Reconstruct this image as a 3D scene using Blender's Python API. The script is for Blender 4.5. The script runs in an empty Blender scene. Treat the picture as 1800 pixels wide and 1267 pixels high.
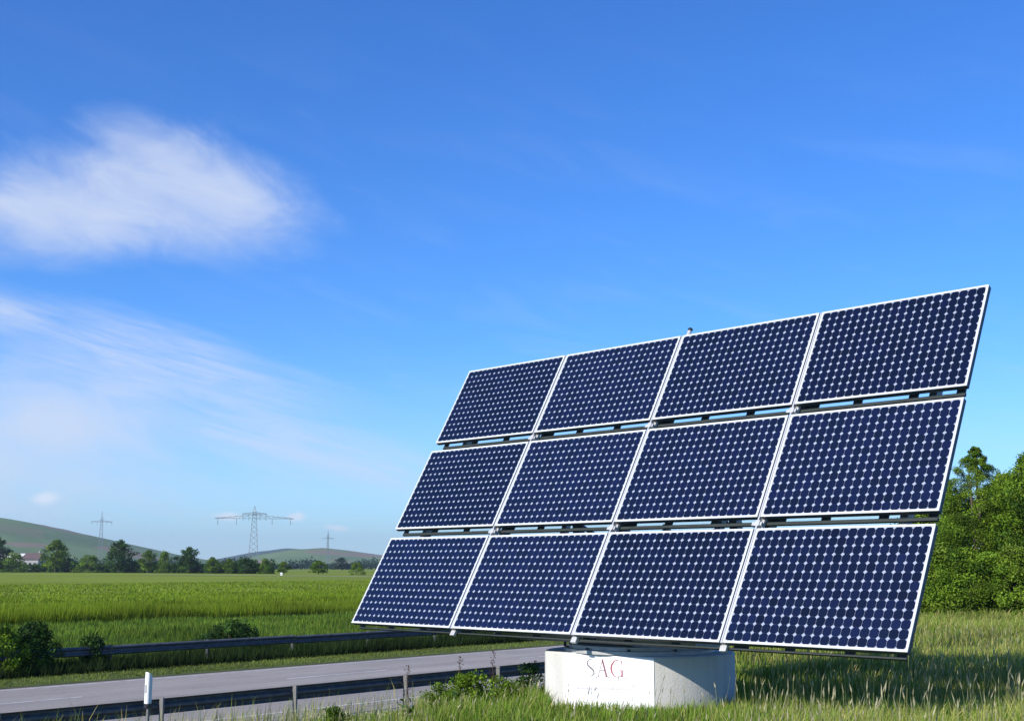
import bpy, bmesh, math, random
import numpy as np
from mathutils import Vector, Matrix

random.seed(7)
rng = np.random.default_rng(11)
R = math.radians
scene = bpy.context.scene
col = scene.collection

# ------------------------------------------------------------------ camera
CAM_Z = 2.1
FPX = 2161.36            # focal length in pixels of an 1800 px wide frame
PITCH = 0.16614
cam_d = bpy.data.cameras.new('camera')
cam = bpy.data.objects.new('camera', cam_d)
col.objects.link(cam)
cam_d.sensor_width = 36.0
cam_d.lens = FPX / 1800.0 * 36.0
cam_d.clip_start = 0.1
cam_d.clip_end = 30000
cam.location = (0, 0, CAM_Z)
cam.rotation_euler = (math.pi / 2 + PITCH, 0, 0)
scene.camera = cam

# ------------------------------------------------------------------ sun and sky
SUN = Vector((-0.62001, -0.60332, 0.50158)).normalized()     # the tracker faces the sun
SUN_EL = math.asin(SUN.z)
SUN_AZ = math.atan2(SUN.x, SUN.y)
sun_d = bpy.data.lights.new('sun', 'SUN')
sun_d.energy = 5.0
sun_d.angle = R(0.53)
sun_d.color = (1.0, 0.94, 0.84)
sun = bpy.data.objects.new('sun', sun_d)
col.objects.link(sun)
sun.rotation_euler = SUN.to_track_quat('Z', 'Y').to_euler()
sun.location = SUN * 60

scene.view_settings.view_transform = 'Standard'
scene.view_settings.look = 'None'
scene.view_settings.exposure = 0.22
scene.view_settings.gamma = 1.0
scene.view_settings.use_curve_mapping = False
scene.cycles.max_bounces = 8
scene.cycles.volume_bounces = 0
scene.cycles.transparent_max_bounces = 8
scene.cycles.sample_clamp_indirect = 6.0

world = bpy.data.worlds.new('World')
scene.world = world
world.use_nodes = True
wt = world.node_tree
wt.nodes.clear()


def wn(kind, **kw):
    n = wt.nodes.new(kind)
    for k, v in kw.items():
        setattr(n, k, v)
    return n


def wlink(sock, val):
    if isinstance(val, (int, float)):
        sock.default_value = val
    elif isinstance(val, tuple):
        sock.default_value = val
    else:
        wt.links.new(val, sock)


def wmath(op, a, b=None, c=None, clamp=False):
    n = wn('ShaderNodeMath', operation=op)
    n.use_clamp = clamp
    wlink(n.inputs[0], a)
    if b is not None:
        wlink(n.inputs[1], b)
    if c is not None:
        wlink(n.inputs[2], c)
    return n.outputs[0]


def wsmooth(x, lo, hi):
    n = wn('ShaderNodeMapRange', interpolation_type='SMOOTHSTEP')
    wlink(n.inputs['Value'], x)
    n.inputs['From Min'].default_value = lo
    n.inputs['From Max'].default_value = hi
    return n.outputs[0]


sky = wn('ShaderNodeTexSky', sky_type='NISHITA')
sky.sun_disc = False
sky.sun_elevation = SUN_EL
sky.sun_rotation = SUN_AZ
sky.altitude = 250
sky.air_density = 1.0
sky.dust_density = 0.15
sky.ozone_density = 2.6
SKY_STRENGTH = 0.10
hs = wn('ShaderNodeHueSaturation')
hs.inputs['Hue'].default_value = 0.506
hs.inputs['Saturation'].default_value = 1.2
hs.inputs['Value'].default_value = 1.0
wt.links.new(sky.outputs[0], hs.inputs['Color'])
# the camera's cool white balance: a bluer, clearer sky than the physical model gives
cool = wn('ShaderNodeMix', data_type='RGBA', blend_type='MULTIPLY')
cool.inputs['Factor'].default_value = 1.0
wt.links.new(hs.outputs[0], cool.inputs['A'])
cool.inputs['B'].default_value = (0.64, 1.15, 1.70, 1)

tc = wn('ShaderNodeTexCoord')
sx = wn('ShaderNodeSeparateXYZ')
wt.links.new(tc.outputs['Generated'], sx.inputs[0])
az_deg = wmath('MULTIPLY', wmath('ARCTAN2', sx.outputs[0], sx.outputs[1]), 57.29578)
el_deg = wmath('MULTIPLY', wmath('ARCSINE', sx.outputs[2]), 57.29578)


def wnoise(scale_az, scale_el, rot, seed, detail=6.0, rough=0.55, dist=0.0):
    """noise over azimuth and elevation, stretched along a direction turned by rot degrees"""
    c, s = math.cos(R(rot)), math.sin(R(rot))
    a = wmath('ADD', wmath('MULTIPLY', az_deg, c * scale_az), wmath('MULTIPLY', el_deg, s * scale_az))
    b = wmath('ADD', wmath('MULTIPLY', az_deg, -s * scale_el), wmath('MULTIPLY', el_deg, c * scale_el))
    comb = wn('ShaderNodeCombineXYZ')
    wlink(comb.inputs[0], a)
    wlink(comb.inputs[1], b)
    comb.inputs[2].default_value = seed
    n = wn('ShaderNodeTexNoise')
    wt.links.new(comb.outputs[0], n.inputs['Vector'])
    n.inputs['Scale'].default_value = 1.0
    n.inputs['Detail'].default_value = detail
    n.inputs['Roughness'].default_value = rough
    n.inputs['Distortion'].default_value = dist
    return n.outputs[0]


def wellipse(az0, el0, ra, re, rot, warp=None, amt=0.0):
    """1 at the middle falling to 0 at the rim and below"""
    c, s = math.cos(R(rot)), math.sin(R(rot))
    da = wmath('SUBTRACT', az_deg, az0)
    de = wmath('SUBTRACT', el_deg, el0)
    u = wmath('DIVIDE', wmath('ADD', wmath('MULTIPLY', da, c), wmath('MULTIPLY', de, s)), ra)
    v = wmath('DIVIDE', wmath('ADD', wmath('MULTIPLY', da, -s), wmath('MULTIPLY', de, c)), re)
    r = wmath('SQRT', wmath('ADD', wmath('MULTIPLY', u, u), wmath('MULTIPLY', v, v)))
    o = wmath('SUBTRACT', 1.0, r)
    if warp is not None:
        o = wmath('ADD', o, wmath('MULTIPLY', wmath('SUBTRACT', warp, 0.5), amt))
    return o


n_soft = wnoise(0.16, 0.30, -14, 3.1, 4.0, 0.5, 0.4)
n_fine = wnoise(0.30, 0.95, -10, 8.4, 5.0, 0.55, 0.3)
n_wisp = wnoise(0.10, 0.60, -16, 21.0, 6.0, 0.6, 0.6)
n_puff = wnoise(0.9, 1.3, 0, 35.0, 4.0, 0.55)


def cloud(*ells):
    m = None
    for e in ells:
        m = e if m is None else wmath('MAXIMUM', m, e)
    return m


n_edge = wnoise(0.22, 0.45, -12, 5.7, 6.0, 0.62, 0.5)
n_fib = wnoise(0.22, 2.2, -13, 44.0, 7.0, 0.66, 0.8)
big = cloud(wellipse(-14.6, 16.5, 6.0, 2.7, -9, n_edge, 1.0),
            wellipse(-20.6, 15.5, 6.6, 2.4, 4, n_edge, 1.0),
            wellipse(-17.6, 16.6, 5.2, 2.6, -8, n_edge, 1.0),
            wellipse(-16.6, 18.2, 4.4, 1.7, -15, n_edge, 0.9),
            wellipse(-33.0, 15.0, 8.5, 2.6, 4, n_edge, 1.0),
            wellipse(-64.0, 24.0, 10.0, 3.6, 8, n_edge, 1.1),
            wellipse(-118.0, 20.0, 12.0, 4.0, -5, n_edge, 1.1),
            wellipse(160.0, 22.0, 11.0, 3.6, 6, n_edge, 1.1),
            wellipse(95.0, 27.0, 9.0, 3.0, -8, n_edge, 1.1))
m_big = wmath('MULTIPLY', wsmooth(big, -0.22, 0.85), wmath('ADD', 0.33, wmath('ADD', wmath('MULTIPLY', n_edge, 0.52), wmath('MULTIPLY', n_fib, 0.14))), clamp=True)

band = cloud(wellipse(-16.5, 9.0, 10.5, 2.2, -13, n_wisp, 0.9),
             wellipse(-10.5, 5.6, 9.0, 1.9, -15, n_wisp, 0.9),
             wellipse(-24.0, 11.0, 8.0, 1.3, -10, n_wisp, 1.0))
m_band = wmath('MULTIPLY', wmath('MULTIPLY', wsmooth(band, -0.2, 0.8), wsmooth(n_fib, 0.0, 0.85)), 0.70)

low = cloud(wellipse(-20.5, 6.2, 6.5, 3.4, -8, n_edge, 0.9),
            wellipse(-26.0, 4.0, 13.0, 3.6, 0, n_edge, 0.8))
m_low = wmath('MULTIPLY', wsmooth(low, -0.15, 0.95), wmath('ADD', 0.58, wmath('MULTIPLY', n_edge, 0.36)))

puff = cloud(wellipse(-20.6, 2.95, 0.75, 0.38, 0, n_puff, 1.2),
             wellipse(-12.9, 2.25, 0.75, 0.28, 0, n_puff, 1.0),
             wellipse(-9.9, 2.25, 0.55, 0.28, 0, n_puff, 1.0),
             wellipse(-8.0, 1.75, 0.7, 0.2, -8, n_puff, 1.0),
             wellipse(-23.5, 2.5, 0.9, 0.35, 0, n_puff, 1.2))
m_puff = wmath('MULTIPLY', wsmooth(puff, -0.05, 0.8), 0.7)

# a veil of thin high cloud lying low over the whole horizon
veil = wmath('MULTIPLY', wsmooth(el_deg, 11.0, -1.0), 0.40)
veil = wmath('MULTIPLY', veil, wmath('ADD', 0.72, wmath('MULTIPLY', n_wisp, 0.5)))
veil2 = wmath('MULTIPLY', wmath('MULTIPLY', wsmooth(n_wisp, 0.46, 0.86), wsmooth(el_deg, 30.0, 6.0)), 0.14)

m_all = m_big
for m in (m_band, m_low, veil, veil2):
    m_all = wmath('SUBTRACT', wmath('ADD', m_all, m), wmath('MULTIPLY', m_all, m))

mixc = wn('ShaderNodeMix', data_type='RGBA')
wt.links.new(m_all, mixc.inputs['Factor'])
wt.links.new(cool.outputs['Result'], mixc.inputs['A'])
mixc.inputs['B'].default_value = (0.63 / SKY_STRENGTH, 0.695 / SKY_STRENGTH, 0.82 / SKY_STRENGTH, 1)
bg = wn('ShaderNodeBackground')
bg.inputs['Strength'].default_value = SKY_STRENGTH
mixp = wn('ShaderNodeMix', data_type='RGBA')          # small bright cumulus puffs low in the sky
wt.links.new(m_puff, mixp.inputs['Factor'])
wt.links.new(mixc.outputs['Result'], mixp.inputs['A'])
mixp.inputs['B'].default_value = (0.82 / SKY_STRENGTH, 0.87 / SKY_STRENGTH, 0.95 / SKY_STRENGTH, 1)
wt.links.new(mixp.outputs['Result'], bg.inputs['Color'])
wo = wn('ShaderNodeOutputWorld')
wt.links.new(bg.outputs[0], wo.inputs['Surface'])

# ------------------------------------------------------------------ places
CP, SP = math.cos(PITCH), math.sin(PITCH)


def ray(px, py):
    a = (px - 900) / FPX
    b = (633.5 - py) / FPX
    return Vector((a, CP - b * SP, SP + b * CP))


def at(px, py, Y):
    r = ray(px, py)
    return Vector((0, 0, CAM_Z)) + r * (Y / r.y)


ROAD_AZ = R(40)
SA, CA = math.sin(ROAD_AZ), math.cos(ROAD_AZ)
ROAD_Z = -1.3


def st2xy(s, t):
    return t * SA - s * CA, s * SA + t * CA


def xy2st(x, y):
    return y * SA - x * CA, x * SA + y * CA


PS = [-1e5, 11.0, 14.0, 17.8, 20.6, 38.4, 41.0, 44.5, 51.2, 52.2, 53.2, 54.0, 60.0, 400, 1e5]
PZ = [0.0, 0.0, -0.38, -0.86, ROAD_Z, ROAD_Z, -0.95, -0.55, -0.48, -0.72, -0.72, -0.5, 0.02, 0.1, 0.1]


def gz(x, y):
    x = np.asarray(x, float)
    y = np.asarray(y, float)
    s, t = xy2st(x, y)
    z = np.interp(s, PS, PZ)
    k = np.clip((t - 27.0) / 9.0, 0, 1)
    k = k * k * (3 - 2 * k) * np.clip((21.3 - s) / 1.2, 0, 1)
    z = np.where(s > 0, z * (1 - k), z)
    bump = 0.06 * np.sin(x * 0.9 + 1.3 * np.sin(y * 0.37)) * np.sin(y * 0.71 + 0.6) + 0.03 * np.sin(2.3 * x + 1.7 * y)
    w = np.where((s > 20.2) & (s < 38.6), 0.0, 1.0)
    far = np.clip((120 - np.hypot(x, y)) / 60, 0, 1)
    return z + bump * w * far * 0.8


def gz1(x, y):
    return float(gz(x, y))


# ------------------------------------------------------------------ materials
def mat(name, base, rough=0.6, metallic=0.0, noise=0.0, nscale=6.0, bump=0.0, bscale=60.0,
        coat=0.0, spec=0.5, stretch=(1, 1, 1), second=None, emit=None):
    m = bpy.data.materials.new(name)
    m.use_nodes = True
    nt = m.node_tree
    p = nt.nodes['Principled BSDF']
    p.inputs['Base Color'].default_value = (*base, 1)
    p.inputs['Roughness'].default_value = rough
    p.inputs['Metallic'].default_value = metallic
    p.inputs['Specular IOR Level'].default_value = spec
    p.inputs['Coat Weight'].default_value = coat
    p.inputs['Coat Roughness'].default_value = 0.06
    if noise or bump:
        t = nt.nodes.new('ShaderNodeTexCoord')
        mp = nt.nodes.new('ShaderNodeMapping')
        mp.inputs['Scale'].default_value = stretch
        nt.links.new(t.outputs['Object'], mp.inputs[0])
    if noise:
        n = nt.nodes.new('ShaderNodeTexNoise')
        n.inputs['Scale'].default_value = nscale
        n.inputs['Detail'].default_value = 7
        n.inputs['Roughness'].default_value = 0.62
        nt.links.new(mp.outputs[0], n.inputs['Vector'])
        rp = nt.nodes.new('ShaderNodeMapRange')
        rp.inputs['From Min'].default_value = 0.28
        rp.inputs['From Max'].default_value = 0.72
        nt.links.new(n.outputs[0], rp.inputs[0])
        mx = nt.nodes.new('ShaderNodeMix')
        mx.data_type = 'RGBA'
        nt.links.new(rp.outputs[0], mx.inputs['Factor'])
        lo = second if second else tuple(max(0, c * (1 - noise)) for c in base)
        hi = tuple(min(1, c * (1 + noise * 0.6)) for c in base)
        mx.inputs['A'].default_value = (*lo, 1)
        mx.inputs['B'].default_value = (*hi, 1)
        nt.links.new(mx.outputs['Result'], p.inputs['Base Color'])
    if bump:
        n2 = nt.nodes.new('ShaderNodeTexNoise')
        n2.inputs['Scale'].default_value = bscale
        n2.inputs['Detail'].default_value = 4
        nt.links.new(mp.outputs[0], n2.inputs['Vector'])
        b = nt.nodes.new('ShaderNodeBump')
        b.inputs['Strength'].default_value = bump
        b.inputs['Distance'].default_value = 0.02
        nt.links.new(n2.outputs[0], b.inputs['Height'])
        nt.links.new(b.outputs[0], p.inputs['Normal'])
    return m


def leaf_mat(name, trans=0.35, gain=(1, 1, 1)):
    """foliage: the colour of each blade or leaf is stored with it"""
    m = bpy.data.materials.new(name)
    m.use_nodes = True
    nt = m.node_tree
    nt.nodes.clear()
    a = nt.nodes.new('ShaderNodeAttribute')
    a.attribute_name = 'tint'
    d = nt.nodes.new('ShaderNodeBsdfPrincipled')
    d.inputs['Roughness'].default_value = 0.65
    d.inputs['Specular IOR Level'].default_value = 0.12
    tr = nt.nodes.new('ShaderNodeBsdfTranslucent')
    g = nt.nodes.new('ShaderNodeMix')
    g.data_type = 'RGBA'
    g.blend_type = 'MULTIPLY'
    g.inputs['Factor'].default_value = 1.0
    nt.links.new(a.outputs['Color'], g.inputs['A'])
    g.inputs['B'].default_value = (1.15, 1.15, 0.55, 1)
    nt.links.new(a.outputs['Color'], d.inputs['Base Color'])
    nt.links.new(g.outputs['Result'], tr.inputs['Color'])
    mx = nt.nodes.new('ShaderNodeMixShader')
    mx.inputs[0].default_value = trans
    nt.links.new(d.outputs[0], mx.inputs[1])
    nt.links.new(tr.outputs[0], mx.inputs[2])
    o = nt.nodes.new('ShaderNodeOutputMaterial')
    nt.links.new(mx.outputs[0], o.inputs[0])
    return m


M = {
    'frame': mat('white anodised frame', (0.60, 0.62, 0.62), 0.38, noise=0.06, nscale=3),
    'backsheet': mat('white backsheet under glass', (0.33, 0.37, 0.46), 0.35, coat=0.3, noise=0.1, nscale=2),
    'rail': mat('pale aluminium rail', (0.56, 0.56, 0.55), 0.42, metallic=0.25, noise=0.12, nscale=8),
    'steel': mat('galvanised steel dull', (0.30, 0.32, 0.33), 0.5, metallic=0.45, noise=0.3, nscale=7, bump=0.1),
    'steel_dark': mat('dark painted steel', (0.07, 0.085, 0.10), 0.55, metallic=0.2, noise=0.3, nscale=5),
    'chord': mat('black green painted steel', (0.022, 0.032, 0.032), 0.6, noise=0.3, nscale=5),
    'steel_pale': mat('pale grey steel', (0.48, 0.48, 0.47), 0.5, metallic=0.2, noise=0.25, nscale=6),
    'concrete': mat('cast concrete', (0.57, 0.555, 0.50), 0.9, noise=0.24, nscale=2.2, bump=0.25, bscale=40, stretch=(1, 1, 0.5)),
    'sign': mat('white sign sheet', (0.84, 0.84, 0.84), 0.45, noise=0.03, nscale=3),
    'print_grey': mat('grey sign lettering', (0.20, 0.17, 0.19), 0.5),
    'print_red': mat('red sign lettering', (0.36, 0.08, 0.11), 0.5),
    'print_mauve': mat('mauve sign lettering', (0.24, 0.09, 0.12), 0.5),
    'print_faint': mat('faint sign print', (0.52, 0.50, 0.52), 0.5),
    'asphalt': mat('weathered asphalt', (0.27, 0.26, 0.255), 0.85, noise=0.16, nscale=0.7, bump=0.35, bscale=45),
    'paint': mat('worn white road paint', (0.66, 0.65, 0.60), 0.75, noise=0.2, nscale=3.5, second=(0.34, 0.32, 0.29)),
    'gravel': mat('pale gravel shoulder', (0.30, 0.285, 0.25), 0.95, noise=0.4, nscale=9, bump=0.5, bscale=30),
    'galv': mat('galvanised guardrail', (0.10, 0.105, 0.112), 0.6, metallic=0.2, noise=0.5, nscale=3.5, stretch=(1, 1, 2.5)),
    'post_wood': mat('weathered pale post', (0.20, 0.195, 0.185), 0.8, noise=0.35, nscale=12, stretch=(1, 1, 0.15)),
    'post_white': mat('white plastic', (0.80, 0.81, 0.80), 0.45, noise=0.08, nscale=9),
    'black': mat('black plastic', (0.02, 0.02, 0.022), 0.5),
    'reflector': mat('grey reflector', (0.35, 0.36, 0.37), 0.2),
    'bark': mat('grey brown bark', (0.11, 0.085, 0.06), 0.95, noise=0.4, nscale=8, bump=0.6, bscale=18),
    'pylon': mat('weathered lattice steel', (0.23, 0.25, 0.27), 0.6, metallic=0.2, noise=0.2, nscale=0.4),
    'roof_red': mat('red brown roof tiles', (0.12, 0.085, 0.08), 0.9, noise=0.3, nscale=0.8),
    'roof_pale': mat('pale metal roof', (0.74, 0.72, 0.68), 0.55, noise=0.12, nscale=0.5),
    'plaster': mat('grey plaster wall', (0.34, 0.33, 0.35), 0.9, noise=0.2, nscale=0.6),
    'window_dark': mat('dark window glass', (0.03, 0.035, 0.045), 0.15),
    'white_paint': mat('white painted boards', (0.78, 0.78, 0.76), 0.6, noise=0.08, nscale=2),
    'track': mat('dry pale track', (0.36, 0.31, 0.19), 0.95, noise=0.35, nscale=0.25),
    'grass': leaf_mat('grass blades', 0.30),
    'leaf': leaf_mat('tree leaves', 0.28),
}


def cell_mat():
    m = bpy.data.materials.new('dark blue silicon cell')
    m.use_nodes = True
    nt = m.node_tree
    p = nt.nodes['Principled BSDF']
    p.inputs['Roughness'].default_value = 0.28
    p.inputs['Specular IOR Level'].default_value = 0.25
    p.inputs['Coat Weight'].default_value = 0.28
    p.inputs['Coat Roughness'].default_value = 0.05
    oi = nt.nodes.new('ShaderNodeObjectInfo')
    t = nt.nodes.new('ShaderNodeTexCoord')
    wn_ = nt.nodes.new('ShaderNodeTexWhiteNoise')
    wn_.noise_dimensions = '4D'
    # every cell keeps one shade of its own: the position is snapped to the cell pitch
    sn = nt.nodes.new('ShaderNodeVectorMath')
    sn.operation = 'SNAP'
    sn.inputs[1].default_value = (0.1275, 0.1275, 10.0)
    nt.links.new(t.outputs['Object'], sn.inputs[0])
    nt.links.new(sn.outputs[0], wn_.inputs['Vector'])
    nt.links.new(oi.outputs['Random'], wn_.inputs['W'])
    n = nt.nodes.new('ShaderNodeTexNoise')
    n.inputs['Scale'].default_value = 26.0
    n.inputs['Detail'].default_value = 3
    nt.links.new(t.outputs['Object'], n.inputs['Vector'])
    ad = nt.nodes.new('ShaderNodeMath')
    ad.operation = 'MULTIPLY_ADD'
    nt.links.new(wn_.outputs['Value'], ad.inputs[0])
    ad.inputs[1].default_value = 0.6
    ad2 = nt.nodes.new('ShaderNodeMath')
    ad2.operation = 'MULTIPLY'
    nt.links.new(n.outputs[0], ad2.inputs[0])
    ad2.inputs[1].default_value = 0.5
    nt.links.new(ad2.outputs[0], ad.inputs[2])
    mx = nt.nodes.new('ShaderNodeMix')
    mx.data_type = 'RGBA'
    nt.links.new(ad.outputs[0], mx.inputs['Factor'])
    pm = nt.nodes.new('ShaderNodeMath')
    pm.operation = 'MULTIPLY_ADD'
    nt.links.new(oi.outputs['Random'], pm.inputs[0])
    pm.inputs[1].default_value = 0.5
    pm.inputs[2].default_value = 0.75
    mx.inputs['A'].default_value = (0.0028, 0.0058, 0.0155, 1)
    mx.inputs['B'].default_value = (0.0046, 0.0085, 0.038, 1)
    vm = nt.nodes.new('ShaderNodeVectorMath')
    vm.operation = 'SCALE'
    nt.links.new(mx.outputs['Result'], vm.inputs[0])
    nt.links.new(pm.outputs[0], vm.inputs['Scale'])
    nt.links.new(vm.outputs[0], p.inputs['Base Color'])
    return m


M['cell'] = cell_mat()


def asphalt_mat():
    m = mat('weathered asphalt', (0.30, 0.28, 0.26), 0.88, bump=0.3, bscale=40)
    nt = m.node_tree
    p = nt.nodes['Principled BSDF']
    t = nt.nodes.new('ShaderNodeTexCoord')
    mp = nt.nodes.new('ShaderNodeMapping')
    mp.inputs['Rotation'].default_value = (0, 0, -(math.pi / 2 - ROAD_AZ))      # x then runs along the road
    nt.links.new(t.outputs['Object'], mp.inputs[0])
    val = None
    for sc, k, det in (((0.03, 1.1, 1), 0.75, 6), ((0.35, 0.5, 1), 0.5, 8), ((6, 6, 6), 0.4, 4)):
        m2 = nt.nodes.new('ShaderNodeMapping')
        m2.inputs['Scale'].default_value = sc
        nt.links.new(mp.outputs[0], m2.inputs[0])
        n = nt.nodes.new('ShaderNodeTexNoise')
        n.inputs['Scale'].default_value = 1.0
        n.inputs['Detail'].default_value = det
        nt.links.new(m2.outputs[0], n.inputs['Vector'])
        a = nt.nodes.new('ShaderNodeMath')
        a.operation = 'MULTIPLY_ADD'
        nt.links.new(n.outputs[0], a.inputs[0])
        a.inputs[1].default_value = k
        if val is None:
            a.inputs[2].default_value = 0.17
        else:
            nt.links.new(val, a.inputs[2])
        val = a.outputs[0]
    vm = nt.nodes.new('ShaderNodeVectorMath')
    vm.operation = 'SCALE'
    vm.inputs[0].default_value = (0.305, 0.27, 0.23)
    nt.links.new(val, vm.inputs['Scale'])
    nt.links.new(vm.outputs[0], p.inputs['Base Color'])
    return m


M['asphalt'] = asphalt_mat()


def concrete_mat():
    m = mat('cast concrete', (0.57, 0.555, 0.50), 0.9, bump=0.3, bscale=35)
    nt = m.node_tree
    p = nt.nodes['Principled BSDF']
    t = nt.nodes.new('ShaderNodeTexCoord')
    outs = []
    for sc, det, rg in (((1.3, 1.3, 1.3), 7, 0.6), ((9, 9, 0.5), 5, 0.6), ((30, 30, 30), 3, 0.5)):
        m2 = nt.nodes.new('ShaderNodeMapping')
        m2.inputs['Scale'].default_value = sc
        nt.links.new(t.outputs['Object'], m2.inputs[0])
        n = nt.nodes.new('ShaderNodeTexNoise')
        n.inputs['Scale'].default_value = 1.0
        n.inputs['Detail'].default_value = det
        n.inputs['Roughness'].default_value = rg
        nt.links.new(m2.outputs[0], n.inputs['Vector'])
        outs.append(n.outputs[0])
    val = None
    for o_, k in zip(outs, (0.30, 0.35, 0.15)):
        a = nt.nodes.new('ShaderNodeMath')
        a.operation = 'MULTIPLY_ADD'
        nt.links.new(o_, a.inputs[0])
        a.inputs[1].default_value = k
        if val is None:
            a.inputs[2].default_value = 0.60
        else:
            nt.links.new(val, a.inputs[2])
        val = a.outputs[0]
    vm = nt.nodes.new('ShaderNodeVectorMath')
    vm.operation = 'SCALE'
    vm.inputs[0].default_value = (0.58, 0.565, 0.52)
    nt.links.new(val, vm.inputs['Scale'])
    nt.links.new(vm.outputs[0], p.inputs['Base Color'])
    return m


M['concrete'] = concrete_mat()


# ------------------------------------------------------------------ builders
def tag(o, label=None, category=None, group=None, kind=None):
    if label:
        o['label'] = label
    if category:
        o['category'] = category
    if group:
        o['group'] = group
    if kind:
        o['kind'] = kind
    return o


def empty(name, loc=(0, 0, 0), rz=0.0):
    o = bpy.data.objects.new(name, None)
    o.empty_display_size = 0.2
    o.location = loc
    o.rotation_euler = (0, 0, rz)
    col.objects.link(o)
    return o


class MB:
    def __init__(self):
        self.v = []
        self.f = []

    def add(self, verts, faces):
        b = len(self.v)
        self.v.extend([tuple(p) for p in verts])
        self.f.extend([tuple(i + b for i in f) for f in faces])
        return self

    def box(self, x0, x1, y0, y1, z0, z1):
        return self.add([(x0, y0, z0), (x1, y0, z0), (x1, y1, z0), (x0, y1, z0),
                         (x0, y0, z1), (x1, y0, z1), (x1, y1, z1), (x0, y1, z1)],
                        [(0, 3, 2, 1), (4, 5, 6, 7), (0, 1, 5, 4), (1, 2, 6, 5), (2, 3, 7, 6), (3, 0, 4, 7)])

    def bar(self, a, b, w, h=None, up=(0, 0, 1)):
        """a square bar from a to b"""
        h = w if h is None else h
        a = Vector(a)
        b = Vector(b)
        d = (b - a).normalized()
        u = Vector(up)
        if abs(d.dot(u)) > 0.98:
            u = Vector((1, 0, 0))
        s = d.cross(u).normalized()
        u = s.cross(d).normalized()
        vs = []
        for p in (a, b):
            for i, j in ((-1, -1), (1, -1), (1, 1), (-1, 1)):
                vs.append(p + s * (i * w / 2) + u * (j * h / 2))
        return self.add(vs, [(3, 2, 1, 0), (4, 5, 6, 7), (0, 1, 5, 4), (1, 2, 6, 5), (2, 3, 7, 6), (3, 0, 4, 7)])

    def tube(self, pts, radii, n=8):
        vs, fs = [], []
        pts = [Vector(p) for p in pts]
        for i, p in enumerate(pts):
            d = (pts[min(i + 1, len(pts) - 1)] - pts[max(i - 1, 0)]).normalized()
            ref = Vector((0, 0, 1)) if abs(d.z) < 0.9 else Vector((1, 0, 0))
            s = d.cross(ref).normalized()
            u = s.cross(d).normalized()
            for k in range(n):
                a = 2 * math.pi * k / n
                vs.append(p + (s * math.cos(a) + u * math.sin(a)) * radii[i])
        for i in range(len(pts) - 1):
            for k in range(n):
                k2 = (k + 1) % n
                fs.append((i * n + k, i * n + k2, (i + 1) * n + k2, (i + 1) * n + k))
        fs.append(tuple(range(n - 1, -1, -1)))
        fs.append(tuple(range((len(pts) - 1) * n, len(pts) * n)))
        return self.add(vs, fs)

    def prism(self, poly, z0, z1):
        n = len(poly)
        vs = [(x, y, z0) for x, y in poly] + [(x, y, z1) for x, y in poly]
        fs = [tuple(range(n - 1, -1, -1)), tuple(range(n, 2 * n))]
        for i in range(n):
            j = (i + 1) % n
            fs.append((i, j, n + j, n + i))
        return self.add(vs, fs)

    def lathe(self, prof, n=32, c=(0, 0)):
        vs, fs = [], []
        for r, z in prof:
            for k in range(n):
                a = 2 * math.pi * k / n
                vs.append((c[0] + r * math.cos(a), c[1] + r * math.sin(a), z))
        m = len(prof)
        for i in range(m - 1):
            for k in range(n):
                k2 = (k + 1) % n
                fs.append((i * n + k, i * n + k2, (i + 1) * n + k2, (i + 1) * n + k))
        fs.append(tuple(range(n - 1, -1, -1)))
        fs.append(tuple(range((m - 1) * n, m * n)))
        return self.add(vs, fs)

    def mesh(self, name, material):
        me = bpy.data.meshes.new(name)
        me.from_pydata(self.v, [], self.f)
        me.materials.append(material)
        me.update()
        return me

    def build(self, name, material, parent=None, bevel=0.0, smooth=False):
        me = self.mesh(name, material)
        if bevel:
            bm = bmesh.new()
            bm.from_mesh(me)
            bmesh.ops.remove_doubles(bm, verts=bm.verts, dist=1e-5)
            bmesh.ops.bevel(bm, geom=bm.edges[:], offset=bevel, segments=2, affect='EDGES', profile=0.6)
            bm.to_mesh(me)
            bm.free()
        if smooth:
            me.polygons.foreach_set('use_smooth', [True] * len(me.polygons))
        return link(name, me, parent)


def link(name, me, parent=None):
    o = bpy.data.objects.new(name, me)
    col.objects.link(o)
    if parent is not None:
        o.parent = parent
    return o


def np_mesh(name, verts, loops, starts, totals, material, tint=None):
    me = bpy.data.meshes.new(name)
    me.vertices.add(len(verts))
    me.vertices.foreach_set('co', np.ascontiguousarray(verts, np.float32).ravel())
    me.loops.add(len(loops))
    me.loops.foreach_set('vertex_index', np.ascontiguousarray(loops, np.int32))
    me.polygons.add(len(starts))
    me.polygons.foreach_set('loop_start', np.ascontiguousarray(starts, np.int32))
    me.polygons.foreach_set('loop_total', np.ascontiguousarray(totals, np.int32))
    if tint is not None:
        a = me.attributes.new('tint', 'FLOAT_COLOR', 'POINT')
        c = np.ones((len(verts), 4), np.float32)
        c[:, :3] = tint
        a.data.foreach_set('color', c.ravel())
    me.materials.append(material)
    me.update()
    me.validate()
    return me


# ------------------------------------------------------------------ ground
def pick(palette, n):
    pal = np.array(palette, float)
    w = pal[:, 3] / pal[:, 3].sum()
    return pal[rng.choice(len(pal), n, p=w), :3]


def fbm2(x, y, seed=0):
    v = np.zeros_like(x, dtype=float)
    r_ = np.random.default_rng(seed)
    amp, fr = 1.0, 1.0
    for _ in range(4):
        for _ in range(3):
            a = r_.uniform(0, 6.28)
            v += amp * np.sin(fr * (x * math.cos(a) + y * math.sin(a)) + r_.uniform(0, 6.28))
        amp *= 0.55
        fr *= 2.1
    return v / 4.0


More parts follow.
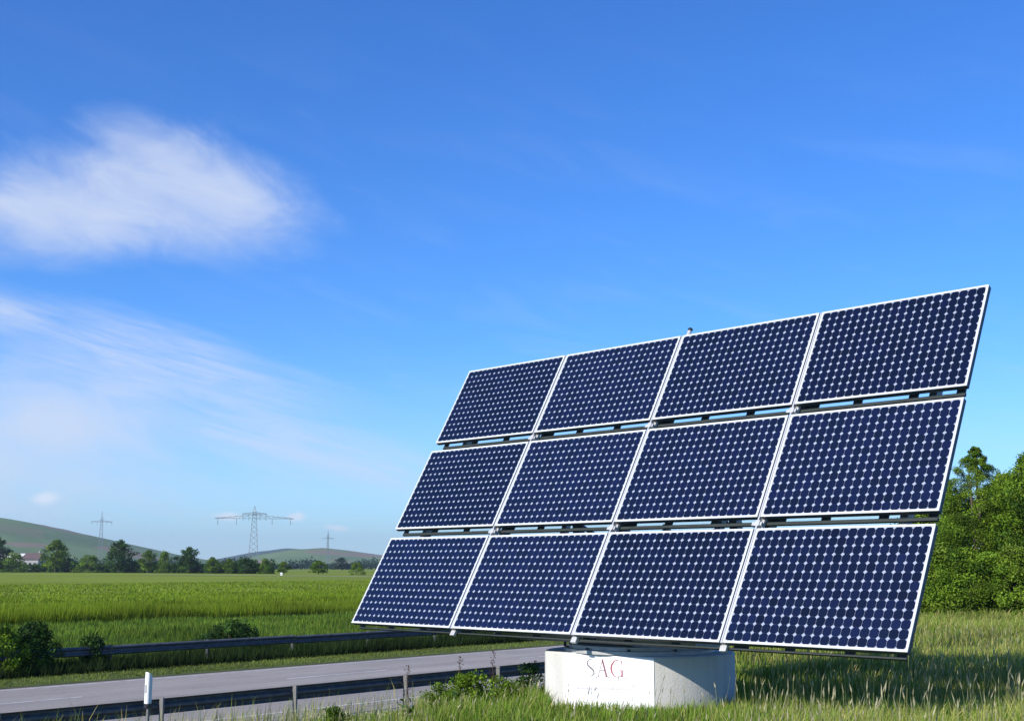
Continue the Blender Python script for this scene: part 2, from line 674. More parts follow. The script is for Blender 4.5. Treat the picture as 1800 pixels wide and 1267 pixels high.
def build_ground():
    s = np.concatenate([[-6000, -3000, -1500, -700, -350, -180, -110, -80], np.arange(-60, 10, 2.0), np.arange(10, 52, 0.5),
                        np.arange(52, 80, 2.0), np.arange(80, 200, 8.0), np.arange(200, 700, 40), [800, 1000, 1400, 2000, 3000, 4500, 6000]])
    t = np.concatenate([[-6000, -3000, -1500, -700, -350, -180, -100], np.arange(-60, 0, 6.0), np.arange(0, 90, 1.5),
                        np.arange(90, 200, 8.0), np.arange(200, 700, 40), [800, 1000, 1400, 2000, 3000, 4500, 6000]])
    S, T = np.meshgrid(s, t, indexing='ij')
    X, Y = st2xy(S, T)
    Z = gz(X, Y)
    v = np.stack([X.ravel(), Y.ravel(), Z.ravel()], 1)
    ns, ntt = len(s), len(t)
    i = np.arange(ns - 1)[:, None] * ntt + np.arange(ntt - 1)[None, :]
    q = np.stack([i, i + ntt, i + ntt + 1, i + 1], -1).reshape(-1, 4)
    # orientation: make faces point up
    a, b, c = v[q[0, 0]], v[q[0, 1]], v[q[0, 2]]
    if np.cross(b - a, c - a)[2] < 0:
        q = q[:, ::-1]
    # soils and swards by zone: meadow, embankment, verge, bank, field
    sf = S.ravel()
    tint = np.zeros((len(v), 3))
    tint[:] = (0.075, 0.10, 0.028)
    tint[sf > 33.4] = (0.055, 0.045, 0.03)  # bare soil strip, darkened to paint in the gutter and kerb shade
    tint[sf > 34.4] = (0.085, 0.115, 0.03)
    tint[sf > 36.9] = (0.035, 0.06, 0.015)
    tint[sf > 39.5] = (0.06, 0.11, 0.02)
    tint[sf > 51.0] = (0.035, 0.075, 0.012)
    tint[sf > 54.5] = (0.19, 0.24, 0.02)
    k = 1 + 0.12 * fbm2(v[:, 0] * 0.15, v[:, 1] * 0.05, 3)
    tint *= k[:, None]
    me = np_mesh('ground', v, q.ravel(), np.arange(len(q)) * 4, np.full(len(q), 4), ground_mat(), tint)
    me.polygons.foreach_set('use_smooth', [True] * len(me.polygons))
    o = link('ground', me)
    tag(o, kind='structure')


def ground_mat():
    m = bpy.data.materials.new('meadow and field sward')
    m.use_nodes = True
    nt = m.node_tree
    p = nt.nodes['Principled BSDF']
    p.inputs['Roughness'].default_value = 0.95
    p.inputs['Specular IOR Level'].default_value = 0.1
    a = nt.nodes.new('ShaderNodeAttribute')
    a.attribute_name = 'tint'
    t = nt.nodes.new('ShaderNodeTexCoord')
    outs = []
    for sc, st in ((0.9, (1, 1, 1)), (0.06, (0.35, 1, 1)), (0.016, (0.3, 1.2, 1))):
        mp = nt.nodes.new('ShaderNodeMapping')
        mp.inputs['Scale'].default_value = st
        nt.links.new(t.outputs['Object'], mp.inputs[0])
        n = nt.nodes.new('ShaderNodeTexNoise')
        n.inputs['Scale'].default_value = sc
        n.inputs['Detail'].default_value = 8
        n.inputs['Roughness'].default_value = 0.65
        nt.links.new(mp.outputs[0], n.inputs['Vector'])
        outs.append(n.outputs[0])
    m1 = nt.nodes.new('ShaderNodeMath')
    m1.operation = 'ADD'
    nt.links.new(outs[0], m1.inputs[0])
    nt.links.new(outs[1], m1.inputs[1])
    m2 = nt.nodes.new('ShaderNodeMath')
    m2.operation = 'ADD'
    nt.links.new(m1.outputs[0], m2.inputs[0])
    nt.links.new(outs[2], m2.inputs[1])
    rp = nt.nodes.new('ShaderNodeMapRange')
    rp.inputs['From Min'].default_value = 1.05
    rp.inputs['From Max'].default_value = 1.95
    rp.inputs['To Min'].default_value = 0.6
    rp.inputs['To Max'].default_value = 1.4
    nt.links.new(m2.outputs[0], rp.inputs[0])
    mx = nt.nodes.new('ShaderNodeVectorMath')
    mx.operation = 'SCALE'
    nt.links.new(a.outputs['Color'], mx.inputs[0])
    nt.links.new(rp.outputs[0], mx.inputs['Scale'])
    nt.links.new(mx.outputs[0], p.inputs['Base Color'])
    b = nt.nodes.new('ShaderNodeBump')
    b.inputs['Strength'].default_value = 0.7
    b.inputs['Distance'].default_value = 0.08
    nt.links.new(outs[0], b.inputs['Height'])
    nt.links.new(b.outputs[0], p.inputs['Normal'])
    return m


build_ground()


def sheet(name, s0, s1, t0, t1, z, material, step=4.0, thick=None, kind='structure', parent=None):
    m = MB()
    n = max(1, int(round((t1 - t0) / step)))
    for i in range(n + 1):
        t = t0 + (t1 - t0) * i / n
        for s in (s0, s1):
            x, y = st2xy(s, t)
            m.v.append((x, y, z))
    for i in range(n):
        m.f.append((2 * i, 2 * i + 1, 2 * i + 3, 2 * i + 2))
    me = m.mesh(name, material)
    # point up
    if me.polygons[0].normal.z < 0:
        me.flip_normals()
    o = link(name, me, parent)
    if kind and parent is None:
        tag(o, kind=kind)
    return o


road = sheet('road', 22.9, 33.85, -140, 520, ROAD_Z + 0.012, M['asphalt'], 20)
sheet('road_shoulder', 21.4, 22.9, -140, 520, ROAD_Z + 0.008, M['gravel'], 20)
sheet('edge_line', 33.38, 33.53, -140, 520, ROAD_Z + 0.017, M['paint'], 20, parent=road)
sheet('edge_line', 23.4, 23.55, -140, 520, ROAD_Z + 0.017, M['paint'], 20, parent=road)
# centre dashes: 4 m long, the gaps as the photo shows them
t_dash = []
tt = 16.9 - 2 * 11.2
while tt < 120:
    t_dash.append(tt)
    tt += 11.2
for t0 in t_dash:
    sheet('lane_dash', 30.2, 30.34, t0 - 2.8, t0 + 1.5, ROAD_Z + 0.017, M['paint'], 4, parent=road)

# dry farm track between the field and the trees
mt = MB()
for i in range(25):
    u = i / 24
    px_ = 250 + u * 900
    c = at(px_, 1000, 330 - 95 * min(1.0, u * 1.6))
    for dy in (-2.5, 4.5):
        mt.v.append((c.x, c.y + dy * (1 + u), gz1(c.x, c.y) + 0.03))
for i in range(24):
    mt.f.append((2 * i, 2 * i + 2, 2 * i + 3, 2 * i + 1))
tag(mt.build('farm_track', M['track']), kind='structure')


# ------------------------------------------------------------------ hills
def hill(name, prof, dist, depth, material, bumps, seed):
    """prof: (pixel x, pixel y) points of the skyline at that distance"""
    pts = [at(x, y, dist) for x, y in prof]
    xs = np.array([p.x for p in pts])
    zs = np.array([p.z for p in pts])
    X = np.linspace(xs[0], xs[-1], 150)
    V = np.linspace(-1, 1, 50)
    XX, VV = np.meshgrid(X, V, indexing='ij')
    zr = np.interp(XX, xs, zs)
    k = np.cos(VV * math.pi / 2) ** 1.5
    Z = zr * k + bumps * fbm2(XX / 60.0, VV * depth / 60.0, seed) * k - 3 * (1 - k)
    Y = dist + VV * depth
    v = np.stack([XX.ravel(), Y.ravel(), Z.ravel()], 1)
    n = len(V)
    i = np.arange(len(X) - 1)[:, None] * n + np.arange(n - 1)[None, :]
    q = np.stack([i, i + n, i + n + 1, i + 1], -1).reshape(-1, 4)
    me = np_mesh(name, v, q.ravel(), np.arange(len(q)) * 4, np.full(len(q), 4), material)
    me.polygons.foreach_set('use_smooth', [True] * len(me.polygons))
    o = link(name, me)
    tag(o, kind='structure')
    return o


def hill_mat(name, a, b, c, scale=0.006):
    m = mat(name, a, 0.95, noise=0.4, nscale=scale, second=b, spec=0.1)
    nt = m.node_tree
    p = nt.nodes['Principled BSDF']
    src = p.inputs['Base Color'].links[0].from_socket
    t = nt.nodes.new('ShaderNodeTexCoord')
    n = nt.nodes.new('ShaderNodeTexVoronoi')
    n.inputs['Scale'].default_value = scale * 1.6
    nt.links.new(t.outputs['Object'], n.inputs['Vector'])
    sep = nt.nodes.new('ShaderNodeSeparateColor')
    nt.links.new(n.outputs['Color'], sep.inputs[0])
    rp = nt.nodes.new('ShaderNodeMapRange')
    rp.inputs['From Min'].default_value = 0.62
    rp.inputs['From Max'].default_value = 0.72
    nt.links.new(sep.outputs[0], rp.inputs[0])
    mx = nt.nodes.new('ShaderNodeMix')
    mx.data_type = 'RGBA'
    nt.links.new(rp.outputs[0], mx.inputs['Factor'])
    nt.links.new(src, mx.inputs['A'])
    mx.inputs['B'].default_value = (*c, 1)
    nt.links.new(mx.outputs['Result'], p.inputs['Base Color'])
    return m


HM1 = hill_mat('vineyard slopes', (0.15, 0.21, 0.065), (0.085, 0.14, 0.045), (0.23, 0.18, 0.10))
HM2 = hill_mat('far wooded slopes', (0.06, 0.09, 0.05), (0.04, 0.065, 0.04), (0.075, 0.105, 0.055))
hill('hill', [(-900, 985), (-620, 940), (-420, 905), (-240, 893), (-80, 898), (0, 909), (60, 921), (110, 934), (180, 951),
              (240, 966), (300, 980), (360, 996)], 2300, 900, HM1, 3.0, 5)
hill('hill', [(330, 1000), (400, 985), (440, 976), (475, 967), (505, 964), (540, 968), (600, 980), (700, 992), (800, 1000)],
     4300, 900, HM2, 4.0, 9)
hill('hill', [(400, 1000), (450, 985), (500, 972), (540, 965), (575, 963), (610, 967), (665, 976), (760, 985), (900, 978),
              (1100, 970), (1400, 982), (1700, 996)], 3100, 800, HM1, 3.0, 13)
hill('hill', [(-300, 994), (0, 990), (200, 987), (330, 985), (420, 986), (520, 990), (700, 995), (1000, 998)], 5200, 500, HM2, 3.0, 21)

# ------------------------------------------------------------------ solar tracker
P = 0.1275
GX, GY = 0.11795, 0.25396
NC, NR = 20, 13
EX = Vector((0.697402, -0.716680, 0.0))
EN = Vector((-0.62001, -0.60332, 0.50158))
EU = EN.cross(EX).normalized()
ORG = Vector((-0.83146, 24.08455, 3.79691 + CAM_Z))
AW = 4 * NC * P + 3 * GX
AH = 3 * NR * P + 2 * GY
ARR = Matrix((( EX.x, EU.x, EN.x, ORG.x), (EX.y, EU.y, EN.y, ORG.y), (EX.z, EU.z, EN.z, ORG.z), (0, 0, 0, 1)))
MG = 0.033          # frame width
BLOCK_TOP = 0.83
AXIS = (1.96, 19.45)

tracker = empty('solar_tracker', (AXIS[0], AXIS[1], BLOCK_TOP))
tag(tracker, 'large tilted solar panel array of twelve dark blue modules above the concrete block', 'solar panel')
T_INV = Matrix.Translation(Vector((-AXIS[0], -AXIS[1], -BLOCK_TOP)))


def arr_local(o):
    """place a part built in array coordinates (u right, v up, w towards the sun)"""
    o.parent = tracker
    o.matrix_local = T_INV @ ARR
    return o


# one solar cell with cut corners; its outline is the same everywhere
def cell_outline(cx, cy):
    hx, hy, c = P / 2 - 0.0022, P / 2 - 0.0010, 0.0272
    return [(cx - hx + c, cy - hy), (cx + hx - c, cy - hy), (cx + hx, cy - hy + c), (cx + hx, cy + hy - c),
            (cx + hx - c, cy + hy), (cx - hx + c, cy + hy), (cx - hx, cy + hy - c), (cx - hx, cy - hy + c)]


cell_one = MB()
cell_one.prism(cell_outline(P / 2, P / 2), 0.0, 0.002)
cell_me = cell_one.mesh('solar_cell', M['cell'])

fw, fh = NC * P + 2 * MG, NR * P + 2 * MG
F0, F1 = -0.055, 0.006
# frame bars in module coordinates (origin at the lower left of the cell grid): a white lip over a dark deep body
def frame_ring(z0, z1, grow):
    fm = MB()
    g = MG - grow
    fm.box(-g, NC * P + g, -g, 0, z0, z1)
    fm.box(-g, NC * P + g, NR * P, NR * P + g, z0, z1)
    fm.box(-g, 0, 0.0005, NR * P - 0.0005, z0, z1 - 0.001)
    fm.box(NC * P, NC * P + g, 0.0005, NR * P - 0.0005, z0, z1 - 0.001)
    return fm


frame_me = frame_ring(-0.008, F1, 0.0).mesh('frame', M['frame'])
tray_me = frame_ring(-0.075, -0.0085, 0.003).mesh('frame_body', M['steel_dark'])
lam = MB()
lam.box(0.0003, NC * P - 0.0003, 0.0003, NR * P - 0.0003, -0.010, -0.0012)
lam_me = lam.mesh('solar_module', M['backsheet'])
jb = MB()
jb.box(NC * P / 2 - 0.08, NC * P / 2 + 0.08, NR * P - 0.3, NR * P - 0.15, -0.04, -0.0105)
jb_me = jb.mesh('junction_box', M['black'])

all_cells = MB()
for j in range(NR):
    for i in range(NC):
        all_cells.prism(cell_outline((i + 0.5) * P, (j + 0.5) * P), 0.0, 0.002)
cells_me = all_cells.mesh('solar_cells', M['cell'])
part_cells = MB()
single = set()
for j in range(NR):
    for i in range(NC):
        if j < 2:
            single.add((i, j))
        else:
            part_cells.prism(cell_outline((i + 0.5) * P, (j + 0.5) * P), 0.0, 0.002)
part_me = part_cells.mesh('solar_cells', M['cell'])

for r in range(3):
    for c in range(4):
        mo = link('solar_module', lam_me)
        mo.parent = tracker
        mo.matrix_local = T_INV @ ARR @ Matrix.Translation((c * (NC * P + GX), -(r * (NR * P + GY) + NR * P), 0))
        link('frame', frame_me, mo)
        link('frame_body', tray_me, mo)
        link('junction_box', jb_me, mo)
        if r == 2 and c == 3:
            cells = [(i, j) for j in range(NR) for i in range(NC)]
            rest = None
        elif r == 1 and c == 3:
            cells = sorted(single)
            rest = part_me
        else:
            cells, rest = [], cells_me
        for i, j in cells:
            ce = link('solar_cell', cell_me, mo)
            ce.location = (i * P, j * P, 0)
        if rest is not None:
            tag(link('solar_cells', rest, mo), kind='stuff')

# rails in the joints between the module columns
for c in range(1, 4):
    u = c * (NC * P + GX) - GX / 2
    m = MB()
    m.box(u - 0.05, u + 0.05, -AH - 0.115, MG + 0.01, -0.125, -0.078)
    m.box(u - 0.012, u + 0.012, -AH - MG, MG, -0.0775, -0.004)
    arr_local(m.build('rail', M['rail']))
    for r in range(2):
        v = -(r * (NR * P + GY) + NR * P) - GY / 2
        k = MB()
        k.box(u - 0.10, u + 0.06, v - 0.028, v + 0.028, -0.0775, -0.02)
        k.box(u - 0.035, u + 0.035, v - 0.045, v + 0.045, -0.02, 0.0)
        arr_local(k.build('clamp', M['rail']))
# ladder shaped purlins behind the lower edge of every row
for r in range(3):
    vb = -(r * (NR * P + GY) + NR * P) - MG
    m = MB()
    m.box(0.05, AW - 0.05, vb + 0.095, vb + 0.13, -0.18, -0.145)
    arr_local(m.build('purlin', M['chord']))
    m = MB()
    m.box(0.05, AW - 0.05, vb - (0.045 if r < 2 else 0.022), vb + 0.004, -0.18, -0.145)
    pl = arr_local(m.build('purlin', M['chord']))
    for c in range(4):
        u0 = c * (NC * P + GX)
        spots = [(u0 + 0.11 + 0.05, 0.22)] if c else [(0.10, 0.1)]
        spots += [(u0 + 0.90, 0.13), (u0 + 1.75, 0.13)]
        if c == 3:
            spots.append((AW - 0.12, 0.12))
        for u, w_ in spots:
            b = MB()
            b.box(u - w_ / 2, u + w_ / 2, vb + 0.0045, vb + 0.0945, -0.178, -0.148)
            arr_local(b.build('spacer', M['chord']))
    # purlin behind the upper edge
    vt = -(r * (NR * P + GY)) + MG
    m = MB()
    m.box(0.05, AW - 0.05, vt - 0.42, vt - 0.33, -0.205, -0.08)
    arr_local(m.build('purlin', M['steel']))
# rafters behind the joints and at the ends
for u in [0.55] + [c * (NC * P + GX) - GX / 2 + 0.02 for c in (1, 2, 3)] + [AW - 0.55]:
    m = MB()
    m.box(u - 0.055, u + 0.055, -AH + 0.22, -0.25, -0.34, -0.206)
    arr_local(m.build('rafter', M['steel']))
# torsion tube and the turning frame
vt = -AH * 0.5
m = MB()
m.tube([(0.45, vt, -0.52), (AW - 0.45, vt, -0.52)], [0.17, 0.17], 20)
arr_local(m.build('torsion_tube', M['steel'], smooth=False))
m = MB()
vl = -AH + 0.55
m.box(AW / 2 - 1.75, AW / 2 + 1.75, vl - 0.09, vl + 0.09, -0.50, -0.341)
arr_local(m.build('hinge_beam', M['steel']))

RZ = math.atan2(EX.y, EX.x)
turn = Matrix.Translation((0, 0, 0)) @ Matrix.Rotation(RZ, 4, 'Z')


def turn_local(o):
    o.parent = tracker
    o.matrix_local = turn
    return o


def to_turn(pt):
    return turn.inverted() @ (Vector(pt) - Vector((AXIS[0], AXIS[1], BLOCK_TOP)))


m = MB()
m.lathe([(1.15, 0.0), (1.15, 0.05), (1.08, 0.06), (1.08, 0.11), (0.4, 0.115), (0.4, 0.13)], 48)
turn_local(m.build('turntable', M['steel_pale']))
for k in range(10):
    a = 2 * math.pi * (k + 0.4) / 10
    m = MB()
    m.tube([(1.12 * math.cos(a), 1.12 * math.sin(a), 0.04), (1.12 * math.cos(a), 1.12 * math.sin(a), 0.085)], [0.025, 0.025], 8)
    turn_local(m.build('bolt', M['steel_dark']))
for y in (-0.78, 0.62):
    m = MB()
    m.box(-1.75, 1.75, y - 0.07, y + 0.07, 0.135, 0.27)
    turn_local(m.build('base_beam', M['steel']))
for x in (-1.6, 1.6):
    m = MB()
    m.box(x - 0.07, x + 0.07, -0.705, 0.545, 0.14, 0.265)
    turn_local(m.build('base_beam', M['steel']))
hub = ORG + EX * (AW / 2) + EU * vt + EN * (-0.52)
h0 = to_turn(hub)
for x in (-1.6, 1.6):
    m = MB()
    m.bar((x, 0.6, 0.272), (x, h0.y + 0.02, h0.z - 0.12), 0.14)
    turn_local(m.build('upright', M['steel']))
    m = MB()
    m.bar((x * 0.985, -0.7, 0.272), (x * 0.985, h0.y - 0.08, h0.z - 0.14), 0.10)
    turn_local(m.build('strut', M['steel']))
m = MB()
m.bar((-1.5, 0.62, 0.30), (1.5, h0.y, h0.z - 0.5), 0.06)
turn_local(m.build('brace', M['steel']))
m = MB()
m.bar((1.5, 0.66, 0.30), (-1.5, h0.y + 0.06, h0.z - 0.5), 0.06)
turn_local(m.build('brace', M['steel']))
m = MB()
m.box(-0.28, 0.30, 0.1, 0.5, 0.135, 0.75)
turn_local(m.build('control_cabinet', M['steel_dark'], bevel=0.01))
top = to_turn(hub + EU * 1.3 + EN * 0.1)
m = MB()
m.tube([(0, 0.62, 0.27), (0, (0.62 + top.y) / 2, (0.27 + top.z) / 2), (0, (0.62 + top.y) / 2 + 0.01, (0.27 + top.z) / 2 + 0.01), (0, top.y, top.z)],
       [0.07, 0.07, 0.04, 0.04], 12)
turn_local(m.build('lifting_cylinder', M['steel_pale']))
m = MB()
m.box(-0.5, 0.5, -0.86, -0.70, 0.0, 0.13)
m.box(-0.95, -0.88, -0.62, -0.55, 0.12, 0.30)
turn_local(m.build('drive_motor', M['steel_dark'], bevel=0.008))
m = MB()
m.tube([(-1.05, -0.55, 0.05), (-0.98, -0.62, 0.16), (-0.8, -0.7, 0.18)], [0.02, 0.02, 0.02], 8)
turn_local(m.build('cable', M['black']))

# light sensor on the upper edge
us = 2 * (NC * P + GX) - GX / 2 + 0.10
m = MB()
m.tube([(us, MG, -0.03), (us, MG + 0.10, -0.03)], [0.035, 0.035], 12)
sen = arr_local(m.build('sun_sensor', M['rail']))
m = MB()
m.tube([(us, MG + 0.1005, -0.03), (us, MG + 0.135, -0.03), (us, MG + 0.14, -0.03), (us, MG + 0.165, -0.03)], [0.02, 0.02, 0.045, 0.03], 12)
k = m.build('cap', M['steel_dark'])
k.parent = sen

# ------------------------------------------------------------------ concrete block and its sign
V0, V1 = Vector((0.515, 19.27)), Vector((2.035, 18.00))
DR = 1.453
a_1 = math.atan2(V1.y - AXIS[1], V1.x - AXIS[0])
a_0 = math.atan2(V0.y - AXIS[1], V0.x - AXIS[0]) % (2 * math.pi)
NA = 40
poly = [tuple(V0)] + [(AXIS[0] + DR * math.cos(a_1 + (a_0 - a_1) * k / NA), AXIS[1] + DR * math.sin(a_1 + (a_0 - a_1) * k / NA)) for k in range(NA)]
m = MB()
m.prism(poly, -0.9, BLOCK_TOP - 0.02)
inner = [(AXIS[0] + (x - AXIS[0]) * 0.987, AXIS[1] + (y - AXIS[1]) * 0.987) for x, y in poly]
n = len(poly)
# a chamfered rim
m.f.pop(1)
m.v.extend([(x, y, BLOCK_TOP) for x, y in inner])
for i in range(n):
    j = (i + 1) % n
    m.f.append((n + i, n + j, 2 * n + j, 2 * n + i))
m.f.append(tuple(range(2 * n, 3 * n)))
blk = m.build('concrete_block', M['concrete'])
for p_ in blk.data.polygons:
    p_.use_smooth = len(p_.vertices) == 4 and p_.index not in (1,)
sharp = blk.data.attributes.new('sharp_edge', 'BOOLEAN', 'EDGE')
for e in blk.data.edges:
    a, b = e.vertices
    za, zb = blk.data.vertices[a].co.z, blk.data.vertices[b].co.z
    if abs(za - zb) < 1e-6 or (a % n in (0, 1) and b % n in (0, 1)):
        sharp.data[e.index].value = True
tag(blk, 'low round pale concrete block carrying the solar panel array, half in shade', 'block')

FD = (V1 - V0)
FL = FD.length
FD.normalize()
FN = Vector((FD.y, -FD.x))
if FN.y > 0:
    FN = -FN


def on_face(px, py):
    """metres along the face from its left edge and height, for a point of the picture on that face"""
    r = ray(px, py)
    # plane through V0 with normal FN
    d = (V0.x * FN.x + V0.y * FN.y) / (r.x * FN.x + r.y * FN.y)
    p = Vector((0, 0, CAM_Z)) + r * d
    return (Vector((p.x, p.y)) - V0).dot(FD), p.z


def face_obj(o, off):
    o.matrix_local = Matrix(((FD.x, 0, FN.x, V0.x + FN.x * off), (FD.y, 0, FN.y, V0.y + FN.y * off), (0, 1, 0, 0), (0, 0, 0, 1)))
    return o


sign = empty('sign_board', (V0.x, V0.y, 0))
tag(sign, 'white sign with thin red and grey letters on the front of the concrete block', 'sign')
a0, zt0 = on_face(992, 1150)
m = MB()
m.box(a0, FL - 0.004, 0.02, BLOCK_TOP - 0.012, 0.002, 0.022)
b_ = face_obj(m.build('board', M['sign'], bevel=0.003), 0.0)
for o in (b_,):
    o.parent = sign
    o.matrix_parent_inverse = Matrix.Translation((-V0.x, -V0.y, 0))


def stroke(mb, pts, ws, z0=0.0, z1=0.002):
    pts = [Vector(p) for p in pts]
    L, Rr = [], []
    for i, p in enumerate(pts):
        d = (pts[min(i + 1, len(pts) - 1)] - pts[max(i - 1, 0)]).normalized()
        n_ = Vector((-d.y, d.x))
        L.append(p + n_ * ws[i] / 2)
        Rr.append(p - n_ * ws[i] / 2)
    n = len(pts)
    vs = [(p.x, p.y, z1) for p in L] + [(p.x, p.y, z1) for p in Rr]
    mb.add(vs, [(i, n + i, n + i + 1, i + 1) for i in range(n - 1)])


def letter(name, strokes, px0, px1, py0, py1, material):
    x0, zt = on_face(px0, py0)
    x1, zb = on_face(px1, py1)
    mb = MB()
    for pts, ws in strokes:
        stroke(mb, [(x0 + (x1 - x0) * p[0], zb + (zt - zb) * p[1]) for p in pts], [w * 1.05 * (zt - zb) for w in ws])
    o = face_obj(mb.build(name, material), 0.0235)
    o.parent = sign
    o.matrix_parent_inverse = Matrix.Translation((-V0.x, -V0.y, 0))


S_pts = [(0.92, 0.78), (0.85, 0.92), (0.6, 1.0), (0.3, 0.95), (0.12, 0.80), (0.2, 0.62), (0.5, 0.5), (0.82, 0.36), (0.9, 0.18), (0.7, 0.04), (0.4, 0.0), (0.15, 0.08), (0.05, 0.25)]
S_w = [0.02, 0.03, 0.03, 0.05, 0.085, 0.10, 0.11, 0.10, 0.085, 0.05, 0.03, 0.03, 0.02]
letter('letter', [(S_pts, S_w)], 1032, 1047.5, 1157, 1188, M['print_grey'])
letter('letter', [([(0.0, 0.0), (0.5, 1.0)], [0.03, 0.03]), ([(0.46, 1.0), (0.95, 0.0)], [0.10, 0.11]), ([(0.2, 0.36), (0.75, 0.36)], [0.03, 0.03]),
                  ([(-0.1, 0.01), (0.14, 0.01)], [0.03, 0.03]), ([(0.78, 0.01), (1.1, 0.01)], [0.03, 0.03])], 1053, 1069, 1157.5, 1189, M['print_mauve'])
G_pts = [(0.88, 0.76), (0.8, 0.93), (0.55, 1.0), (0.28, 0.93), (0.08, 0.7), (0.03, 0.5), (0.08, 0.28), (0.25, 0.07), (0.5, 0.0), (0.78, 0.06), (0.88, 0.18)]
G_w = [0.02, 0.03, 0.03, 0.06, 0.10, 0.115, 0.10, 0.06, 0.03, 0.03, 0.03]
letter('letter', [(G_pts, G_w), ([(0.88, 0.40), (0.88, 0.02)], [0.09, 0.09]), ([(0.66, 0.40), (1.05, 0.40)], [0.03, 0.03]), ([(0.86, 1.0), (0.86, 0.74)], [0.03, 0.03])],
       1075, 1098, 1158.5, 1190, M['print_red'])
for x in (1050, 1072, 1100.5):
    letter('full_stop', [([(0, 0), (1, 0)], [0.8, 0.8])], x - 0.7, x + 0.7, 1186 + (x - 1050) * 0.03, 1189.5 + (x - 1050) * 0.03, M['print_grey'])
mb = MB()
rnd = random.Random(4)
xx = 1010.0
while xx < 1112:
    x0, z0 = on_face(xx, 1210.5 + (xx - 1010) * 0.02)
    hgt = rnd.choice((0.035, 0.05, 0.035))
    stroke(mb, [(x0, z0), (x0, z0 + hgt)], [0.012, 0.012])
    xx += rnd.choice((1.6, 2.0, 2.2, 3.8))
o = face_obj(mb.build('small_print', M['print_faint']), 0.0235)
o.parent = sign
o.matrix_parent_inverse = Matrix.Translation((-V0.x, -V0.y, 0))


# ------------------------------------------------------------------ guard rails
W_PROF = [(0.0, 0.155), (0.025, 0.15), (0.08, 0.115), (0.08, 0.075), (0.01, 0.025), (0.01, -0.025), (0.08, -0.075), (0.08, -0.115), (0.025, -0.15), (0.0, -0.155)]


def guardrail(label, s_line, t0, n, seg, face, post_mat, post_side, top=0.75):
    """face: +1 when the waves face growing s"""
    x, y = st2xy(s_line, t0)
    root = empty('guardrail', (x, y, ROAD_Z))
    tag(root, label, 'guardrail')
    rot = math.atan2(CA, SA)       # local x runs along the road
    root.rotation_euler = (0, 0, rot)
    # local y: +y is growing s
    zc = top - 0.155
    bm_ = MB()
    for x_ in (0.0, seg - 0.004):
        for d, z in W_PROF:
            bm_.v.append((x_, face * d, zc + z))
        for d, z in W_PROF:
            bm_.v.append((x_, face * (d - 0.004), zc + z * 0.98))
    k = len(W_PROF)
    for i in range(k - 1):
        bm_.f.append((i, i + 1, 2 * k + i + 1, 2 * k + i))
        bm_.f.append((k + i + 1, k + i, 3 * k + i, 3 * k + i + 1))
    beam_me = bm_.mesh('rail_beam', M['galv'])
    pm = MB()
    ps = post_side
    pm.box(-0.02, 0.02, min(ps * 0.02, ps * 0.14), max(ps * 0.02, ps * 0.14), -0.5, top + 0.02)
    post_me = pm.mesh('post', post_mat)
    for i in range(n):
        b = link('rail_beam', beam_me, root)
        b.location = (i * seg, random.uniform(-0.008, 0.008), random.uniform(-0.012, 0.012))
        b.rotation_euler = (0, random.uniform(-0.003, 0.003), random.uniform(-0.002, 0.002))
        p = link('post', post_me, root)
        p.location = (i * seg, 0, 0)
        p.rotation_euler = (0, random.uniform(-0.02, 0.02), random.uniform(-0.05, 0.05))
    return root


SEG = 3.5
guardrail('grey guardrail on the near side of the road, seen from behind with pale posts', 22.15, 18.72 - 5 * SEG, 34, SEG, 1, M['post_wood'], -1, 0.76)
guardrail('dark guardrail on the far side of the road, half overgrown with bushes', 37.9, 0.0, 40, 4.0, -1, M['galv'], 1, 0.78)

# ------------------------------------------------------------------ delineator post
dp = at(261, 1225, 22.3)
dz = gz1(dp.x, dp.y)
dl = empty('delineator_post', (dp.x, dp.y, dz), R(-40))
dl.scale = (0.95, 0.95, 1.0)
tag(dl, 'white plastic roadside delineator post standing in the grass slope', 'delineator')
ztop = at(261, 1180, 22.3).z - dz
zfoot = at(261, 1236, 22.3).z - dz
m = MB()
prof = [(-0.06, -0.035), (-0.045, -0.06), (0.045, -0.06), (0.06, -0.035), (0.025, 0.055), (-0.025, 0.055)]
n = len(prof)
vs = [(x, y, zfoot) for x, y in prof] + [(x, y, ztop - (y + 0.06) * 0.6) for x, y in prof]
m.add(vs, [tuple(range(n - 1, -1, -1)), tuple(range(n, 2 * n))] + [(i, (i + 1) % n, n + (i + 1) % n, n + i) for i in range(n)])
m.build('body', M['post_white'], dl, bevel=0.008)
m = MB()
m.prism([(x * 1.03, y * 1.03) for x, y in prof], zfoot - 0.07, zfoot - 0.001)
m.build('collar', M['black'], dl)
m = MB()
m.prism([(x * 0.45 + 0.01, y * 0.45) for x, y in prof], -0.35, zfoot - 0.071)
m.build('stake', M['post_wood'], dl)
m = MB()
m.box(-0.024, 0.024, -0.066, -0.0605, ztop - 0.36, ztop - 0.22)
m.build('reflector', M['reflector'], dl)

